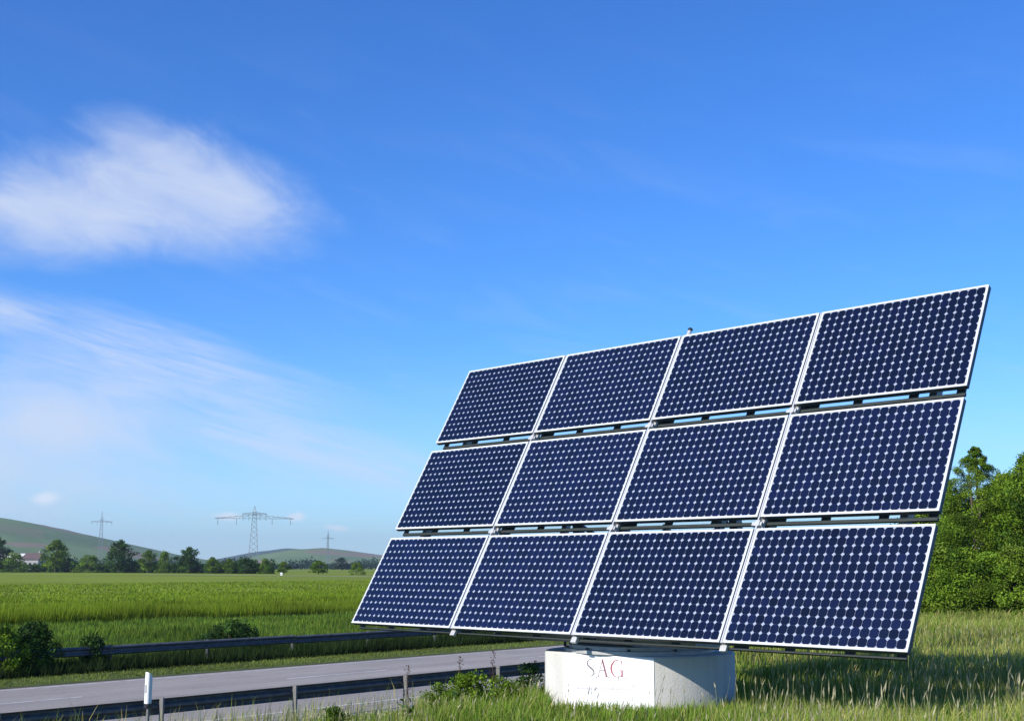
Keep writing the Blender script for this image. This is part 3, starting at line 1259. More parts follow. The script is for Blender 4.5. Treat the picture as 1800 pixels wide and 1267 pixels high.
# ------------------------------------------------------------------ pylons
def lattice(mb, base_w, top_w, z0, z1, panels, t):
    def w(z):
        return base_w + (top_w - base_w) * (z - z0) / (z1 - z0)
    zs = [z0 + (z1 - z0) * (1 - (1 - i / panels) ** 1.25) for i in range(panels + 1)]
    cs = [(-1, -1), (1, -1), (1, 1), (-1, 1)]
    for sx_, sy_ in cs:
        mb.bar((sx_ * base_w / 2, sy_ * base_w / 2, z0), (sx_ * top_w / 2, sy_ * top_w / 2, z1), t * 1.4)
    for i in range(panels):
        za, zb = zs[i], zs[i + 1]
        wa, wb = w(za) / 2, w(zb) / 2
        for k in range(4):
            a, b = cs[k], cs[(k + 1) % 4]
            mb.bar((a[0] * wa, a[1] * wa, za), (b[0] * wb, b[1] * wb, zb), t * 0.8)
            mb.bar((b[0] * wa, b[1] * wa, za), (a[0] * wb, a[1] * wb, zb), t * 0.8)


def pylon(label, px, py_top, Y, arms, base_w, t, az=0.0):
    top = at(px, py_top, Y)
    root = empty('power_pylon', (top.x, top.y, -0.5), az)
    tag(root, label, 'pylon', None)
    H = top.z + 0.5
    m = MB()
    lattice(m, base_w, base_w * 0.30, 0, H * 0.90, 11, t)
    m.build('lattice_mast', M['pylon'], root)
    m = MB()
    for k in range(4):
        a = math.pi / 4 + k * math.pi / 2
        m.bar((math.cos(a) * base_w * 0.21, math.sin(a) * base_w * 0.21, H * 0.90), (0, 0, H), t)
    m.build('peak', M['pylon'], root)
    for (py, half, depth) in arms:
        z = at(px, py, Y).z + 0.5
        m = MB()
        for s in (-1, 1):
            for y in (-0.6, 0.6):
                m.bar((0, y, z), (s * half, y * 0.3, z), t)
                m.bar((0, y, z + depth), (s * half, y * 0.3, z + 0.1), t)
            nb = 7
            for i in range(nb):
                x0, x1 = half * i / nb, half * (i + 1) / nb
                for y in (-0.5, 0.5):
                    m.bar((s * x0, y, z + depth * (1 - i / nb)), (s * x1, y * 0.8, z), t * 0.7)
        m.build('cross_arm', M['pylon'], root)
        for s in (-1, 1):
            for f in (0.45, 0.92):
                m = MB()
                zz = z - 0.2
                for q in range(5):
                    m.tube([(s * half * f, 0, zz - q * 0.55), (s * half * f, 0, zz - q * 0.55 - 0.4)], [0.2, 0.13], 6)
                m.build('insulator', M['pylon'], root)
    return root


pylon('tall lattice power pylon with one wide cross-arm above the treeline', 448, 889, 560,
      [(911, 17.5, 1.7), (903, 5.5, 0.8)], 5.0, 0.14, R(12))
pylon('grey lattice power pylon in front of the left hillside', 180, 898, 1150, [(917, 9.5, 1.6)], 5.0, 0.22, R(20))
pylon('faint distant power pylon above the right-hand hill', 577, 932, 1900, [(946, 10, 1.4)], 4.5, 0.18, R(25))

# ------------------------------------------------------------------ farm buildings
bp = at(38, 1000, 520)
barn = empty('farm_building', (bp.x, bp.y, -0.4), R(-8))
tag(barn, 'low farm building with pale roof half hidden by trees', 'building')
L_, D_, H_ = 9.0, 7.0, 6.4
m = MB(); m.box(-L_ / 2, L_ / 2, -D_ / 2, D_ / 2, 0, H_ - 0.01); m.build('wall', M['plaster'], barn)
m = MB()
m.add([(-L_ / 2 - 0.4, -D_ / 2 - 0.5, H_), (L_ / 2 + 0.4, -D_ / 2 - 0.5, H_), (L_ / 2 + 0.4, 0, H_ + 1.6), (-L_ / 2 - 0.4, 0, H_ + 1.6),
       (-L_ / 2 - 0.4, D_ / 2 + 0.5, H_), (L_ / 2 + 0.4, D_ / 2 + 0.5, H_)],
      [(0, 1, 2, 3), (3, 2, 5, 4), (0, 3, 4), (1, 5, 2), (0, 4, 5, 1)])
m.build('roof', M['roof_pale'], barn)
for x in (-3, -1, 1, 3):
    m = MB(); m.box(x - 0.45, x + 0.45, -D_ / 2 - 0.06, -D_ / 2 - 0.004, 3.4, 4.7); m.build('window', M['window_dark'], barn)
bp = at(60, 1000, 515)
house = empty('farm_house', (bp.x, bp.y, -0.4), R(-8))
tag(house, 'grey farmhouse with red-brown roof beside the pale-roofed building', 'house')
m = MB(); m.box(-3.5, 3.5, -3.5, 3.5, 0, 5.49); m.build('wall', M['plaster'], house)
m = MB()
m.add([(-4, -4, 5.5), (4, -4, 5.5), (4, 0, 8.2), (-4, 0, 8.2), (-4, 4, 5.5), (4, 4, 5.5)], [(0, 1, 2, 3), (3, 2, 5, 4), (0, 3, 4), (1, 5, 2), (0, 4, 5, 1)])
rf = m.build('roof', M['roof_red'], house)
m = MB(); m.box(1.2, 1.8, 0.6, 1.2, 7.2, 9.0); m.build('chimney', M['plaster'], rf)
for x in (-2, 0, 2):
    m = MB(); m.box(x - 0.45, x + 0.45, -3.56, -3.504, 2.9, 4.2); m.build('window', M['window_dark'], house)
sp = at(494.5, 1011, 300)
shed = empty('field_shed', (sp.x, sp.y, gz1(sp.x, sp.y)), R(10))
tag(shed, 'tiny white shed at the far edge of the field', 'shed')
m = MB(); m.box(-0.5, 0.5, -0.4, 0.4, 0, 0.8); m.build('wall', M['white_paint'], shed); shed.scale = (0.5, 0.5, 0.6)
m = MB()
m.add([(-0.6, -0.5, 0.801), (0.6, -0.5, 0.801), (0.6, 0, 1.15), (-0.6, 0, 1.15), (-0.6, 0.5, 0.801), (0.6, 0.5, 0.801)], [(0, 1, 2, 3), (3, 2, 5, 4), (0, 3, 4), (1, 5, 2), (0, 4, 5, 1)])
m.build('roof', M['white_paint'], shed)

# ------------------------------------------------------------------ foliage
def leaves_mesh(name, centres, sizes, tints, up=0.25, aspect=0.6, material=None, bend=True):
    """one folded leaf (two triangles along a mid line) at every centre"""
    n = len(centres)
    d = rng.normal(size=(n, 3))
    d[:, 2] -= up * 0.3
    d /= np.linalg.norm(d, axis=1)[:, None]
    r_ = rng.normal(size=(n, 3))
    r_[:, 2] += up * 3
    s = np.cross(d, r_)
    s /= np.linalg.norm(s, axis=1)[:, None] + 1e-9
    nn = np.cross(s, d)
    L = sizes[:, None]
    a = centres - d * L * 0.5
    b = centres + d * L * 0.5
    c1 = centres + s * L * aspect * 0.5 + nn * L * 0.12
    c2 = centres - s * L * aspect * 0.5 + nn * L * 0.12
    v = np.stack([a, c1, b, c2], 1).reshape(-1, 3)
    i = np.arange(n)[:, None] * 4
    tri = np.concatenate([i + np.array([0, 1, 2]), i + np.array([0, 2, 3])], 1).ravel()
    nt_ = 2 * n
    return np_mesh(name, v, tri, np.arange(nt_) * 3, np.full(nt_, 3), material or M['leaf'], np.repeat(tints, 4, axis=0))


def crown_points(clusters, per, spread):
    """clusters: (n,4) centre and radius"""
    c = np.repeat(clusters, per, axis=0)
    g = rng.normal(size=(len(c), 3))
    g /= np.linalg.norm(g, axis=1)[:, None]
    rad = rng.uniform(0.25, 1.0, len(c)) ** 0.6
    pts = c[:, :3] + g * (rad * c[:, 3])[:, None] * np.array([1, 1, spread])
    return pts


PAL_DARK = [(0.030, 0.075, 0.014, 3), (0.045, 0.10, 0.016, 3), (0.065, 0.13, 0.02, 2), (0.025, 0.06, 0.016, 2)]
PAL_MID = [(0.095, 0.169, 0.013, 3), (0.132, 0.217, 0.017, 3), (0.176, 0.26, 0.023, 2), (0.056, 0.115, 0.013, 2)]
PAL_LIGHT = [(0.102, 0.177, 0.016, 3), (0.143, 0.224, 0.02, 3), (0.173, 0.251, 0.031, 2)]
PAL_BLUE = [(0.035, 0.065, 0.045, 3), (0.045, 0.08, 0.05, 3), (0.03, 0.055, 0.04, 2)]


def cluster_cloud(shape, h, w, n, crad):
    """cluster centres within the crown of a tree of height h and half width w"""
    out = []
    while len(out) < n:
        u = rng.uniform(0, 1)
        a = rng.uniform(0, 2 * math.pi)
        if shape == 'cone':
            z = h * (0.14 + 0.86 * u)
            rr = w * (1 - u) ** 0.95 * (0.85 + 0.25 * math.sin(a * 3 + 5 * u)) + 0.12
            k = rng.uniform(0.35, 1.0) ** 0.5
            # boughs in tiers
            z += 0.10 * h * math.sin(a * 2 + 1.7) * (1 - u) * 0.5
            out.append((rr * k * math.cos(a), rr * k * math.sin(a), z, crad * (0.16 + 0.95 * (1 - u) ** 0.8)))
            if len(out) < 14:
                q = len(out) / 14.0
                out[-1] = (0.05 * w * math.sin(9 * q) * (1 - q), 0.04 * w * math.cos(7 * q) * (1 - q), h * (0.80 + 0.20 * q), 0.30 * crad * (1 - q) + 0.06)
        elif shape == 'round':
            z = h * (0.22 + 0.78 * u)
            prof_ = math.sin(min(1, 0.12 + u * 0.95) * math.pi) ** 0.6
            rr = w * prof_ * (0.78 + 0.22 * math.sin(a * 2 + 3.1 * u + w) + 0.12 * math.sin(5 * a + 9 * u))
            k = rng.uniform(0.2, 1.0) ** 0.5
            out.append((rr * k * math.cos(a), rr * k * math.sin(a), z, crad * rng.uniform(0.6, 1.2)))
        else:      # bush
            z = h * (0.05 + 0.92 * u)
            prof_ = max(0.15, math.cos(u * math.pi * 0.46)) ** 0.7
            rr = w * prof_ * (0.82 + 0.2 * math.sin(a * 3 + 2 * u + h))
            k = rng.uniform(0.2, 1.0) ** 0.5
            out.append((rr * k * math.cos(a), rr * k * math.sin(a), z, crad * rng.uniform(0.6, 1.2)))
    return np.array(out)


def tree_meshes(shape, h, w, nclus, per, leaf, crad, pal, seed):
    global rng
    keep = rng
    rng = np.random.default_rng(seed)
    cl = cluster_cloud(shape, h, w, nclus, crad)
    pts = crown_points(cl, per, 0.7)
    ct = pick(pal, nclus)
    ct = ct * rng.uniform(0.5, 1.5, (nclus, 1))
    t = np.repeat(ct, per, axis=0) * rng.uniform(0.75, 1.3, (len(pts), 1))
    lsz = leaf * np.clip(np.repeat(cl[:, 3], per) / crad, 0.45, 1.0)
    cm = leaves_mesh('crown', pts, rng.uniform(0.7, 1.3, len(pts)) * lsz, t, up=0.3)
    m = MB()
    r0 = 0.014 * h + 0.02
    if shape != 'bush':
        lean = rng.uniform(-0.03, 0.03, 2) * h
        m.tube([(0, 0, -0.4), (0, 0, 0.1 * h), (lean[0], lean[1], 0.45 * h), (lean[0] * 1.5, lean[1] * 1.5, 0.9 * h)], [r0 * 1.3, r0, r0 * 0.7, r0 * 0.12], 8)
    for k in range(min(12, nclus)):
        c = cl[int(rng.integers(0, nclus))]
        zb = 0.0 if shape == 'bush' else max(0.12 * h, c[2] * 0.6)
        st = Vector((0, 0, zb))
        en = Vector(c[:3])
        mid = (st + en) / 2 + Vector((0, 0, 0.04 * h))
        m.tube([st, mid, en], [r0 * 0.45, r0 * 0.3, r0 * 0.08], 5)
    tm = m.mesh('trunk' if shape != 'bush' else 'stem', M['bark'])
    rng = keep
    return cm, tm, shape


def plant(name, label, category, meshes, loc, rz=0.0, sc=(1, 1, 1), group=None):
    root = empty(name, loc, rz)
    root.scale = sc
    tag(root, label, category, group)
    link('crown' if meshes[2] != 'bush' else 'foliage', meshes[0], root)
    link('trunk' if meshes[2] != 'bush' else 'stem', meshes[1], root)
    return root


# distant treeline
FT = {
    'a': tree_meshes('round', 10, 4.6, 75, 42, 0.62, 1.3, PAL_DARK, 1),
    'b': tree_meshes('round', 10, 4.2, 75, 42, 0.62, 1.3, PAL_MID, 2),
    'c': tree_meshes('bush', 10, 6.0, 75, 42, 0.62, 1.5, PAL_MID, 3),
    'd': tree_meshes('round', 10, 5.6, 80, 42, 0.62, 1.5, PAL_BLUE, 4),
    'l': tree_meshes('bush', 10, 6.0, 75, 42, 0.62, 1.5, PAL_LIGHT, 5),
}
GRP = 'distant trees along the far edge of the field'
far_trees = [
    (-4, 942, 26, 'a', 'dark tree cut by the left edge of the picture, in the distant treeline'),
    (100, 949, 30, 'b', 'broad dark green tree with two tops right of the farm buildings'),
    (27, 971, 26, 'c', 'low bushy tree standing in front of the pale-roofed farm building'),
    (156, 974, 27, 'l', 'light green bushy tree between the two tall trees of the left treeline'),
    (212, 949, 30, 'a', 'tallest dark tree of the treeline, just right of the left pylon'),
    (262, 967, 20, 'b', 'mid-sized tree right beside the tallest dark tree of the treeline'),
    (290, 968, 17, 'c', 'small rounded tree left of the second tall treeline tree'),
    (333, 961, 26, 'a', 'tall tree with pointed top midway between the two nearer pylons'),
    (374, 979, 17, 'b', 'small tree in the dip right of the tall pointed tree'),
    (404, 982, 14, 'b', 'small tree a little left of the wide-armed pylon'),
    (431, 980, 19, 'a', 'dark round tree at the left foot of the wide-armed pylon'),
    (466, 981, 13, 'c', 'slim tree at the right foot of the wide-armed pylon'),
    (498, 987, 15, 'b', 'small tree behind the tiny white shed'),
    (560, 985, 20, 'b', 'round isolated tree below the faint distant pylon'),
    (601, 980, 19, 'd', 'blue-grey faraway tree between the two isolated round trees'),
    (628, 987, 17, 'l', 'small round tree nearest to the left edge of the solar array'),
]
for i, (px, py, hw, kind, lab) in enumerate(far_trees):
    Y = 470 - 150 * max(0, min(1, px / 650))
    if kind == 'd':
        Y = 700
    elif px == 27:
        Y = 455
    top = at(px, py, Y)
    z0 = gz1(top.x, top.y) - 0.3
    hh = top.z - z0
    wid = hw * Y / FPX
    w0 = {'a': 4.6, 'b': 4.2, 'c': 6.0, 'd': 5.6, 'l': 6.0}[kind]
    plant('tree', lab, 'tree', FT[kind], (top.x, top.y, z0), i * 1.3, (wid / w0 * 1.0, wid / w0 * 1.0, hh / 10.4), GRP)

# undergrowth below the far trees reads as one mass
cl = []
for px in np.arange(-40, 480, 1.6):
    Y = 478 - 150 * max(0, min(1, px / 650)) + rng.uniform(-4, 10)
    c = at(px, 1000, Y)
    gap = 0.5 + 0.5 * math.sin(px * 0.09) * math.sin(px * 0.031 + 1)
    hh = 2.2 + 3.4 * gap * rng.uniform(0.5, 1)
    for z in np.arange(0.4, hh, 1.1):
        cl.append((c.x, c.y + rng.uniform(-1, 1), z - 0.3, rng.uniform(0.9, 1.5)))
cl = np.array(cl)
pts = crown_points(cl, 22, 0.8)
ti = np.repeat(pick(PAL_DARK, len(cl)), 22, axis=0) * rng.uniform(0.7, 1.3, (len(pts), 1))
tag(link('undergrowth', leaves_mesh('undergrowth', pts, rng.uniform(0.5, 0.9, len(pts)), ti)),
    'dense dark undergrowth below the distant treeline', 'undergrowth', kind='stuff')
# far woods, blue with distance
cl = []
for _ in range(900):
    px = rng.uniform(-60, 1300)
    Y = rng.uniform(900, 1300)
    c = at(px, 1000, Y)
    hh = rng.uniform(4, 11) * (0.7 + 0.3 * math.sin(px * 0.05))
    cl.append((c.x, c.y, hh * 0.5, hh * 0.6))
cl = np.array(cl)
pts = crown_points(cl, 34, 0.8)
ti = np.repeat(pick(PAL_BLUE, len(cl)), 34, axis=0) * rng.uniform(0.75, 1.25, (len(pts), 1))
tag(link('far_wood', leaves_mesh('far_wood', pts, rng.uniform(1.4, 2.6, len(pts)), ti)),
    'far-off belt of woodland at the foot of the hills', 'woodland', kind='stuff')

# trees and bushes behind the array on the right
rt = [
    ('tree', 'cone', 1712, 778, 57, 4.2, 380, 190, 0.125, 0.58, PAL_MID, 'pointed leafy tree right of the solar array, its tip against the sky', 31),
    ('tree', 'round', 1812, 800, 55, 3.1, 270, 190, 0.125, 0.62, PAL_MID, 'round leafy tree cut by the right edge of the picture', 32),
    ('tree', 'round', 1652, 846, 61, 3.0, 220, 150, 0.14, 0.66, PAL_MID, 'dark leafy tree half hidden behind the right edge of the array', 33),
    ('tree', 'round', 1764, 836, 60, 2.9, 230, 150, 0.14, 0.62, PAL_MID, 'lower leafy tree filling the gap between the pointed and the right-edge tree', 34),
]
for name, shape, px, py, Y, w, ncl, per, leaf, crad, pal, lab, seed in rt:
    top = at(px, py, Y)
    z0 = gz1(top.x, top.y)
    tmesh = tree_meshes(shape, top.z - z0 - 0.2, w, ncl, per, leaf, crad, pal, seed)
    plant(name, lab, 'tree', tmesh, (top.x, top.y, z0), 0.4 * seed, (1, 1, 1), 'leafy trees behind the right end of the array')
bl = [
    (1640, 958, 52, 1.6, PAL_LIGHT, 'light green bush touching the right edge of the solar array', 41),
    (1688, 966, 51, 1.5, PAL_MID, 'green bush under the pointed tree', 42),
    (1738, 975, 50.5, 1.5, PAL_MID, 'second bush from the right edge, below the trees', 43),
    (1786, 962, 50, 1.7, PAL_LIGHT, 'bright green bush below the tree at the right edge', 44),
    (1830, 975, 51, 1.6, PAL_MID, 'bush mostly cut off by the right edge of the picture', 45),
]
for px, py, Y, w, pal, lab, seed in bl:
    top = at(px, py, Y)
    z0 = gz1(top.x, top.y)
    tmesh = tree_meshes('bush', top.z - z0, w, 120, 160, 0.115, 0.42, pal, seed)
    plant('bush', lab, 'bush', tmesh, (top.x, top.y, z0 - 0.05), 0.3 * seed, (1, 1, 1), 'bushes below the trees on the right')
# bushes on the bank by the far guard rail
for px, py, Y, w, pal, lab, seed in [
        (62, 1094, 41.0, 1.05, PAL_DARK, 'dark leafy bush growing over the far guardrail at the left', 51),
        (2, 1098, 39.8, 1.3, PAL_MID, 'green bush at the left edge of the picture behind the far guardrail', 52),
        (165, 1119, 42.5, 0.5, PAL_DARK, 'small dark bush in front of the far guardrail', 54),
        (405, 1093, 49.0, 1.6, PAL_DARK, 'wide rounded dark bush behind the middle of the far guardrail', 53)]:
    top = at(px, py, Y)
    z0 = gz1(top.x, top.y)
    tmesh = tree_meshes('bush', top.z - z0, w, 85, 90, 0.10, 0.30, pal, seed)
    plant('bush', lab, 'bush', tmesh, (top.x, top.y, z0 - 0.05), 0.3 * seed)


# ------------------------------------------------------------------ grass
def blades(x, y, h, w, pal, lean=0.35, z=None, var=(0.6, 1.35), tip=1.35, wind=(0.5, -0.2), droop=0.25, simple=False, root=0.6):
    """returns vertices, triangles and tints of grass blades"""
    n = len(x)
    z = gz(x, y) - 0.02 if z is None else z
    a = rng.uniform(0, 2 * math.pi, n)
    dx, dy = np.cos(a), np.sin(a)
    la = rng.uniform(0, 2 * math.pi, n)
    lm = rng.uniform(0, lean, n) * h
    lx = np.cos(la) * lm + wind[0] * 0.25 * h * rng.uniform(0.2, 1, n)
    ly = np.sin(la) * lm + wind[1] * 0.25 * h * rng.uniform(0.2, 1, n)
    c = pick(pal, n) * rng.uniform(var[0], var[1], (n, 1))
    c = c * np.clip(1 + 0.30 * fbm2(x * 0.7, y * 0.7, 17) + 0.12 * fbm2(x * 0.12, y * 0.12, 23), 0.35, 1.7)[:, None]
    c = np.clip(c, 0.004, 0.8)
    if simple:
        v = np.zeros((n, 3, 3))
        v[:, 0] = np.stack([x - dx * w / 2, y - dy * w / 2, z], 1)
        v[:, 1] = np.stack([x + dx * w / 2, y + dy * w / 2, z], 1)
        v[:, 2] = np.stack([x + lx, y + ly, z + h], 1)
        i = np.arange(n)[:, None] * 3
        tri = i + np.array([0, 1, 2])
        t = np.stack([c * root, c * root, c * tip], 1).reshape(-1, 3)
        return v.reshape(-1, 3), tri.reshape(-1, 3), t
    v = np.zeros((n, 5, 3))
    v[:, 0] = np.stack([x - dx * w / 2, y - dy * w / 2, z], 1)
    v[:, 1] = np.stack([x + dx * w / 2, y + dy * w / 2, z], 1)
    mx, my, mz = x + lx * 0.35, y + ly * 0.35, z + h * 0.6
    v[:, 2] = np.stack([mx - dx * w * 0.42, my - dy * w * 0.42, mz], 1)
    v[:, 3] = np.stack([mx + dx * w * 0.42, my + dy * w * 0.42, mz], 1)
    v[:, 4] = np.stack([x + lx, y + ly, z + h * (1 - droop * rng.uniform(0, 1, n))], 1)
    i = np.arange(n)[:, None] * 5
    tri = np.concatenate([i + np.array([0, 1, 3]), i + np.array([0, 3, 2]), i + np.array([2, 3, 4])], 1).reshape(-1, 3)
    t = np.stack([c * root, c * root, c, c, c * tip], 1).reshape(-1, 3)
    return v.reshape(-1, 3), tri, t


def stuff(name, label, category, chunks, material):
    vs, ts, cs = [], [], []
    off = 0
    for v, t, c in chunks:
        vs.append(v)
        ts.append(t + off)
        cs.append(c)
        off += len(v)
    v = np.concatenate(vs)
    t = np.concatenate(ts).ravel()
    c = np.clip(np.concatenate(cs), 0, 1)
    n = len(t) // 3
    me = np_mesh(name, v, t, np.arange(n) * 3, np.full(n, 3), material, c)
    o = link(name, me)
    tag(o, label, category, kind='stuff')
    return o


def inside_block(x, y, grow=0.06):
    return np.hypot(x - AXIS[0], y - AXIS[1]) < DR - 0.02 + grow



def scatter(d0, d1, k0, k1, dens, smin, smax):
    """points over a wedge of ground between depths d0 and d1 and side slopes k0..k1"""
    area = 0.5 * (d1 * d1 - d0 * d0) * (k1 - k0)
    n = int(area * dens)
    d = np.sqrt(rng.uniform(d0 * d0, d1 * d1, n))
    x = d * rng.uniform(k0, k1, n)
    s, t = xy2st(x, d)
    ok = (s > smin) & (s < smax) & ~inside_block(x, d)
    return x[ok], d[ok]


G_FRESH = [(0.133, 0.235, 0.024, 4), (0.181, 0.275, 0.032, 4), (0.085, 0.176, 0.014, 3), (0.242, 0.305, 0.054, 2), (0.338, 0.328, 0.1, 1.2)]
G_DRY = [(0.211, 0.267, 0.045, 3), (0.304, 0.316, 0.081, 3), (0.396, 0.364, 0.126, 2.2), (0.132, 0.219, 0.025, 3), (0.475, 0.401, 0.162, 0.8)]
G_BANK = [(0.115, 0.201, 0.021, 4), (0.149, 0.236, 0.025, 3), (0.075, 0.144, 0.014, 3), (0.207, 0.253, 0.046, 1.5)]
G_CROP = [(0.161, 0.24, 0.014, 4), (0.195, 0.264, 0.017, 3), (0.128, 0.21, 0.012, 2), (0.235, 0.282, 0.03, 1)]
G_DARK = [(0.03, 0.07, 0.012, 3), (0.045, 0.09, 0.014, 3), (0.06, 0.10, 0.02, 1)]

near = []
K0, K1 = -0.52, 0.52
for d0, d1, dens, w in ((11.0, 14.5, 520, 0.010), (14.5, 20.0, 850, 0.011), (20, 30, 330, 0.016), (30, 45, 110, 0.028), (45, 72, 42, 0.05)):
    x, y = scatter(d0, d1, K0, K1, dens, -60, 12.2)
    # greener and shorter around the block, taller and drier to the right
    dry = np.clip((x / y - 0.13) / 0.2, 0, 1) * 0.8 + 0.12 + 0.25 * fbm2(x * 0.5, y * 0.5, 5)
    dry = np.clip(dry + (y > 30) * 0.35 + np.clip((-0.03 - x / y) * 4, 0, 0.5), 0, 1)
    isd = rng.uniform(0, 1, len(x)) < dry
    bd = np.hypot(x - 1.97, y - 19.8)
    tall = 1 + 0.35 * fbm2(x * 0.9, y * 0.9, 8)
    close = np.clip((bd - 1.5) / 1.6, 0.78, 1)
    crest = np.clip((13.5 - xy2st(x, y)[0]) / 4.5, np.where((x / y > -0.06) & (x / y < 0.03), 0.95, 0.5), 1)
    h = rng.uniform(0.22, 0.52, len(x)) * tall * close * crest
    h[isd] *= 1.18
    kx = x / y
    behind = (y > 22.5) & (y < 29.2) & (kx > 0.15) & (kx < 0.32)
    h[behind] = h[behind] * 1.35 + 0.12
    h = np.clip(h, 0.08, 0.8)
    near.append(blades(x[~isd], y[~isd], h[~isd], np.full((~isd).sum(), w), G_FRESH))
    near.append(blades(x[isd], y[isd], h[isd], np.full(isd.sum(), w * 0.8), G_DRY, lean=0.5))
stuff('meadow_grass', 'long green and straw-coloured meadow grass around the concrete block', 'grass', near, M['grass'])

# seed heads on thin stalks
def stalks(x, y, h, w, tint_stalk, tint_head, headl=0.22, headw=3.0):
    n = len(x)
    z = gz(x, y)
    a = rng.uniform(0, math.pi, n)
    dx, dy = np.cos(a), np.sin(a)
    lx = (rng.normal(0.06, 0.12, n)) * h
    ly = (rng.normal(0.0, 0.10, n)) * h
    hl = headl * h * rng.uniform(0.6, 1.2, n)
    v = np.zeros((n, 7, 3))
    zt = z + h
    x1, y1 = x + lx * 0.8, y + ly * 0.8
    z1 = zt - hl
    x2, y2 = x + lx * 1.0, y + ly
    hw = w * headw * rng.uniform(0.6, 1.3, n)
    v[:, 0] = np.stack([x - dx * w / 2, y - dy * w / 2, z], 1)
    v[:, 1] = np.stack([x + dx * w / 2, y + dy * w / 2, z], 1)
    v[:, 2] = np.stack([x1, y1, z1], 1)
    xm, ym, zm = (x1 + x2) / 2, (y1 + y2) / 2, z1 + hl * 0.4
    v[:, 3] = np.stack([xm - dx * hw / 2, ym - dy * hw / 2, zm], 1)
    v[:, 4] = np.stack([xm + dx * hw / 2, ym + dy * hw / 2, zm], 1)
    v[:, 5] = np.stack([x2 + lx * 0.12, y2 + ly * 0.1, zt], 1)
    v[:, 6] = np.stack([x1 + dx * w / 2, y1 + dy * w / 2, z1], 1)
    i = np.arange(n)[:, None] * 7
    tri = np.concatenate([i + np.array([0, 1, 6]), i + np.array([0, 6, 2]), i + np.array([2, 4, 3]), i + np.array([3, 4, 5])], 1).reshape(-1, 3)
    cs = np.array(tint_stalk)[None] * rng.uniform(0.7, 1.3, (n, 1))
    ch = np.array(tint_head)[None] * rng.uniform(0.65, 1.3, (n, 1))
    t = np.stack([cs * 0.7, cs * 0.7, cs, ch, ch, ch, cs], 1).reshape(-1, 3)
    return v.reshape(-1, 3), tri, t


ch = []
for d0, d1, k0, k1, dens, smax in ((12, 20, 0.18, 0.5, 24, 12), (12, 20, -0.5, -0.02, 12, 13.5), (12, 18, -0.02, 0.18, 6, 12), (20, 32, 0.12, 0.5, 9, 12), (17, 32, -0.5, 0.02, 9, 21.3)):
    x, y = scatter(d0, d1, k0, k1, dens, -60, smax)
    bd = np.hypot(x - 1.97, y - 19.8)
    h = rng.uniform(0.45, 0.85, len(x)) * np.clip(0.7 + 0.3 * (x / y) * 4, 0.6, 1.05)
    ok = bd > 2.0
    ch.append(stalks(x[ok], y[ok], h[ok], np.full(ok.sum(), 0.009), (0.25, 0.27, 0.12), (0.38, 0.35, 0.22), 0.2, 2.0))
stuff('seed_heads', 'pale grass seed heads rising above the meadow', 'grass', ch, M['grass'])

# embankment down to the road
sl = []
for d0, d1, dens, w in ((12, 20, 420, 0.010), (20, 30, 330, 0.014), (30, 48, 130, 0.024), (48, 75, 55, 0.045)):
    x, y = scatter(d0, d1, -0.52, 0.52, dens, 12.2, 21.6)
    s_, t_ = xy2st(x, y)
    h = rng.uniform(0.10, 0.26, len(x)) * (1 + 0.4 * fbm2(x * 0.8, y * 0.8, 9)) * np.clip((22.4 - s_) / 3.5, 0.45, 1)
    h = np.where(t_ > 30, h * 1.9 + 0.06, h)
    kx = x / y
    h = np.where((kx > -0.075) & (kx < 0.03) & (s_ < 15.5), h * 2.0 + 0.05, h)
    h = np.clip(h, 0.05, 0.6)
    isd = rng.uniform(0, 1, len(x)) < np.where(t_ > 30, 0.88, 0.45)
    sl.append(blades(x[~isd], y[~isd], h[~isd], np.full((~isd).sum(), w), G_FRESH))
    sl.append(blades(x[isd], y[isd], h[isd], np.full(isd.sum(), w * 0.8), G_DRY, lean=0.5))
for t0_, t1_, dn in ((-8, 12, 75), (12, 19, 45), (19, 34, 10)):
    n_ = int((22.0 - 19.3) * (t1_ - t0_) * dn)
    s_, t_ = rng.uniform(19.3, 22.0, n_), rng.uniform(t0_, t1_, n_)
    x, y = st2xy(s_, t_)
    h = rng.uniform(0.28, 0.72, n_) * (1 + 0.3 * fbm2(x * 0.9, y * 0.9, 31)) * (1.45 if t1_ < 13 else 1.1)
    sl.append(blades(x, y, h, np.full(n_, 0.011), G_DRY, lean=0.45))
stuff('embankment_grass', 'short grass on the slope between meadow and near guardrail', 'grass', sl, M['grass'])


def strip(s0, s1, t0, t1, dens, hmin, hmax, w, pal, simple=True, lean=0.35, tip=1.3, seed=3, root=0.6, var=(0.6, 1.35)):
    n = int((s1 - s0) * (t1 - t0) * dens)
    s = rng.uniform(s0, s1, n)
    t = rng.uniform(t0, t1, n)
    x, y = st2xy(s, t)
    h = rng.uniform(hmin, hmax, n) * (1 + 0.35 * fbm2(x * 0.35, y * 0.35, seed))
    return blades(x, y, np.clip(h, 0.03, 3), np.full(n, w), pal, lean=lean, simple=simple, tip=tip, root=root, var=var)


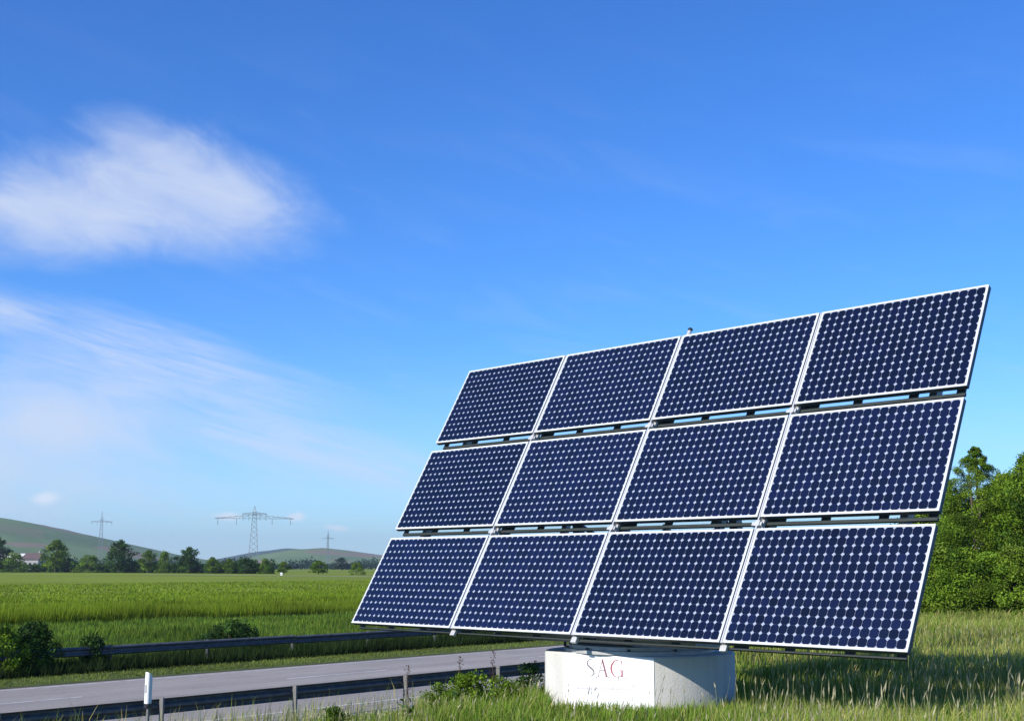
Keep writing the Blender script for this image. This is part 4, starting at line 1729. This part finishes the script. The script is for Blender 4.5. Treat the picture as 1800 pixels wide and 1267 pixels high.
# verge and overgrown strip under the far guard rail
G_VERGE = [(0.15, 0.20, 0.035, 3), (0.20, 0.225, 0.05, 3), (0.10, 0.15, 0.025, 2)]
vg = [strip(34.5, 37.0, 0, 110, 130, 0.04, 0.11, 0.035, G_VERGE, seed=4)]
stuff('verge_grass', 'mown yellow-green grass strip along the far edge of the road', 'grass', vg, M['grass'])
G_SHADE = [(0.016, 0.036, 0.008, 3), (0.026, 0.052, 0.011, 3), (0.04, 0.07, 0.016, 1)]  # weed tints blackened to stand in for the shade on their near side
us_ = [strip(36.8, 39.3, -5, 120, 230, 0.28, 0.66, 0.035, G_SHADE, seed=6, lean=0.5, tip=1.1),
       strip(52.0, 53.4, -5, 150, 150, 0.22, 0.42, 0.04, G_SHADE, seed=6, lean=0.4, tip=1.2)]  # ditch weeds added to paint a dark shade band before the crop
stuff('shade_weeds', 'rank weeds under the far guardrail and along the ditch before the field, shade painted into their dark colour', 'weeds', us_, M['grass'])
bk = [strip(39.3, 45.0, 0, 120, 140, 0.12, 0.36, 0.032, G_BANK, seed=7, lean=0.5),
      strip(45.0, 52.0, 0, 140, 90, 0.10, 0.30, 0.036, G_BANK, seed=7, lean=0.5)]
stuff('bank_grass', 'green grass on the bank beyond the far guardrail', 'grass', bk, M['grass'])
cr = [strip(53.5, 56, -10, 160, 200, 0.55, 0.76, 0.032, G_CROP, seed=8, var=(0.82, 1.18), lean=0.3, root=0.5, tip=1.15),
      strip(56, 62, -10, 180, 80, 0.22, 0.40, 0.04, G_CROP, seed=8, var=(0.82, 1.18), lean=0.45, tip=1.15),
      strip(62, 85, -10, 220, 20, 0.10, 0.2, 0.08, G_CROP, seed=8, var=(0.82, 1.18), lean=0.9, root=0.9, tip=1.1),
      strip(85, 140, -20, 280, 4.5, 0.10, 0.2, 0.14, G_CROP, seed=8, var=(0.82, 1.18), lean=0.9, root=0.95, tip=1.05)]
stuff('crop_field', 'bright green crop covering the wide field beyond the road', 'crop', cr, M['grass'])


# ------------------------------------------------------------------ leafy weeds near the block
def weed(label, px, py_top, Y, w, n, leaf, pal, seed):
    top = at(px, py_top, Y)
    z0 = gz1(top.x, top.y)
    h = max(0.25, top.z - z0)
    ms = tree_meshes('bush', h, w, n, 60, leaf, 0.13, pal, seed)
    plant('weed', label, 'weed', ms, (top.x, top.y, z0 - 0.03), seed * 0.7)


weed('broad leafy weed in the grass left of the concrete block', 822, 1180, 19.3, 0.62, 95, 0.05, PAL_MID, 61)
weed('dark leafy weed close to the left edge of the concrete block', 932, 1160, 20.6, 0.36, 34, 0.045, PAL_DARK, 62)
weed('low bright weed between the leafy weed and the block', 880, 1188, 19.4, 0.50, 60, 0.045, PAL_LIGHT, 63)
weed('bushy weed at the crest of the slope in front of the near guardrail', 775, 1200, 20.2, 0.4, 44, 0.045, PAL_LIGHT, 65)
weed('small weed in the grass at the bottom, left of the broad leafy weed', 590, 1240, 18.5, 0.3, 26, 0.04, PAL_MID, 64)


def dock(label, px, py_top, Y, seed):
    top = at(px, py_top, Y)
    z0 = gz1(top.x, top.y)
    h = top.z - z0
    root = empty('dock_plant', (top.x, top.y, z0))
    tag(root, label, 'plant')
    # the tiny seeds and leaves are too small to pick apart
    r_ = np.random.default_rng(seed)
    m = MB()
    pts = [(0, 0, -0.05), (0.02, 0.0, h * 0.4), (-0.01, 0.01, h * 0.75), (0.015, 0.0, h)]
    m.tube(pts, [0.007, 0.006, 0.004, 0.002], 5)
    m.build('stalk', M['bark'], root)
    n = 90
    zz = r_.uniform(0.5, 1.0, n) * h
    sp = 0.05 * (1.05 - (zz / h - 0.5) * 1.4)
    c = np.stack([r_.normal(0, 1, n) * sp, r_.normal(0, 1, n) * sp, zz], 1)
    t = np.array([[0.10, 0.055, 0.03]]) * r_.uniform(0.6, 1.4, (n, 1))
    tag(link('seed_spike', leaves_mesh('seed_spike', c, np.full(n, 0.03), t), root), kind='stuff')
    n = 24
    zz = r_.uniform(0.05, 0.45, n) * h
    c = np.stack([r_.normal(0, 0.07, n), r_.normal(0, 0.07, n), zz], 1)
    t = np.array([[0.06, 0.12, 0.02]]) * r_.uniform(0.6, 1.4, (n, 1))
    tag(link('leaf_tuft', leaves_mesh('leaf_tuft', c, np.full(n, 0.13), t, aspect=0.35), root), kind='stuff')


dock('tall brown dock stalk crossing the road left of the block', 867, 1142, 19.9, 71)
dock('thin dock stalk left of the tallest one', 808, 1152, 19.8, 72)
dock('faint dock stalk in front of the near guardrail', 717, 1168, 20.5, 73)

# ------------------------------------------------------------------ air
hz = MB()
hz.box(-8800, 8800, -8800, 8800, -6.0, 210.0)
hm = bpy.data.materials.new('thin summer haze')
hm.use_nodes = True
ht = hm.node_tree
ht.nodes.clear()
vol = ht.nodes.new('ShaderNodeVolumePrincipled')
vol.inputs['Color'].default_value = (0.72, 0.84, 1.0, 1)
vol.inputs['Density'].default_value = 0.00011
vol.inputs['Anisotropy'].default_value = 0.2
ho = ht.nodes.new('ShaderNodeOutputMaterial')
ht.links.new(vol.outputs[0], ho.inputs['Volume'])
haze = hz.build('haze', hm)
tag(haze, 'thin pale summer haze over the whole plain', 'haze', kind='stuff')
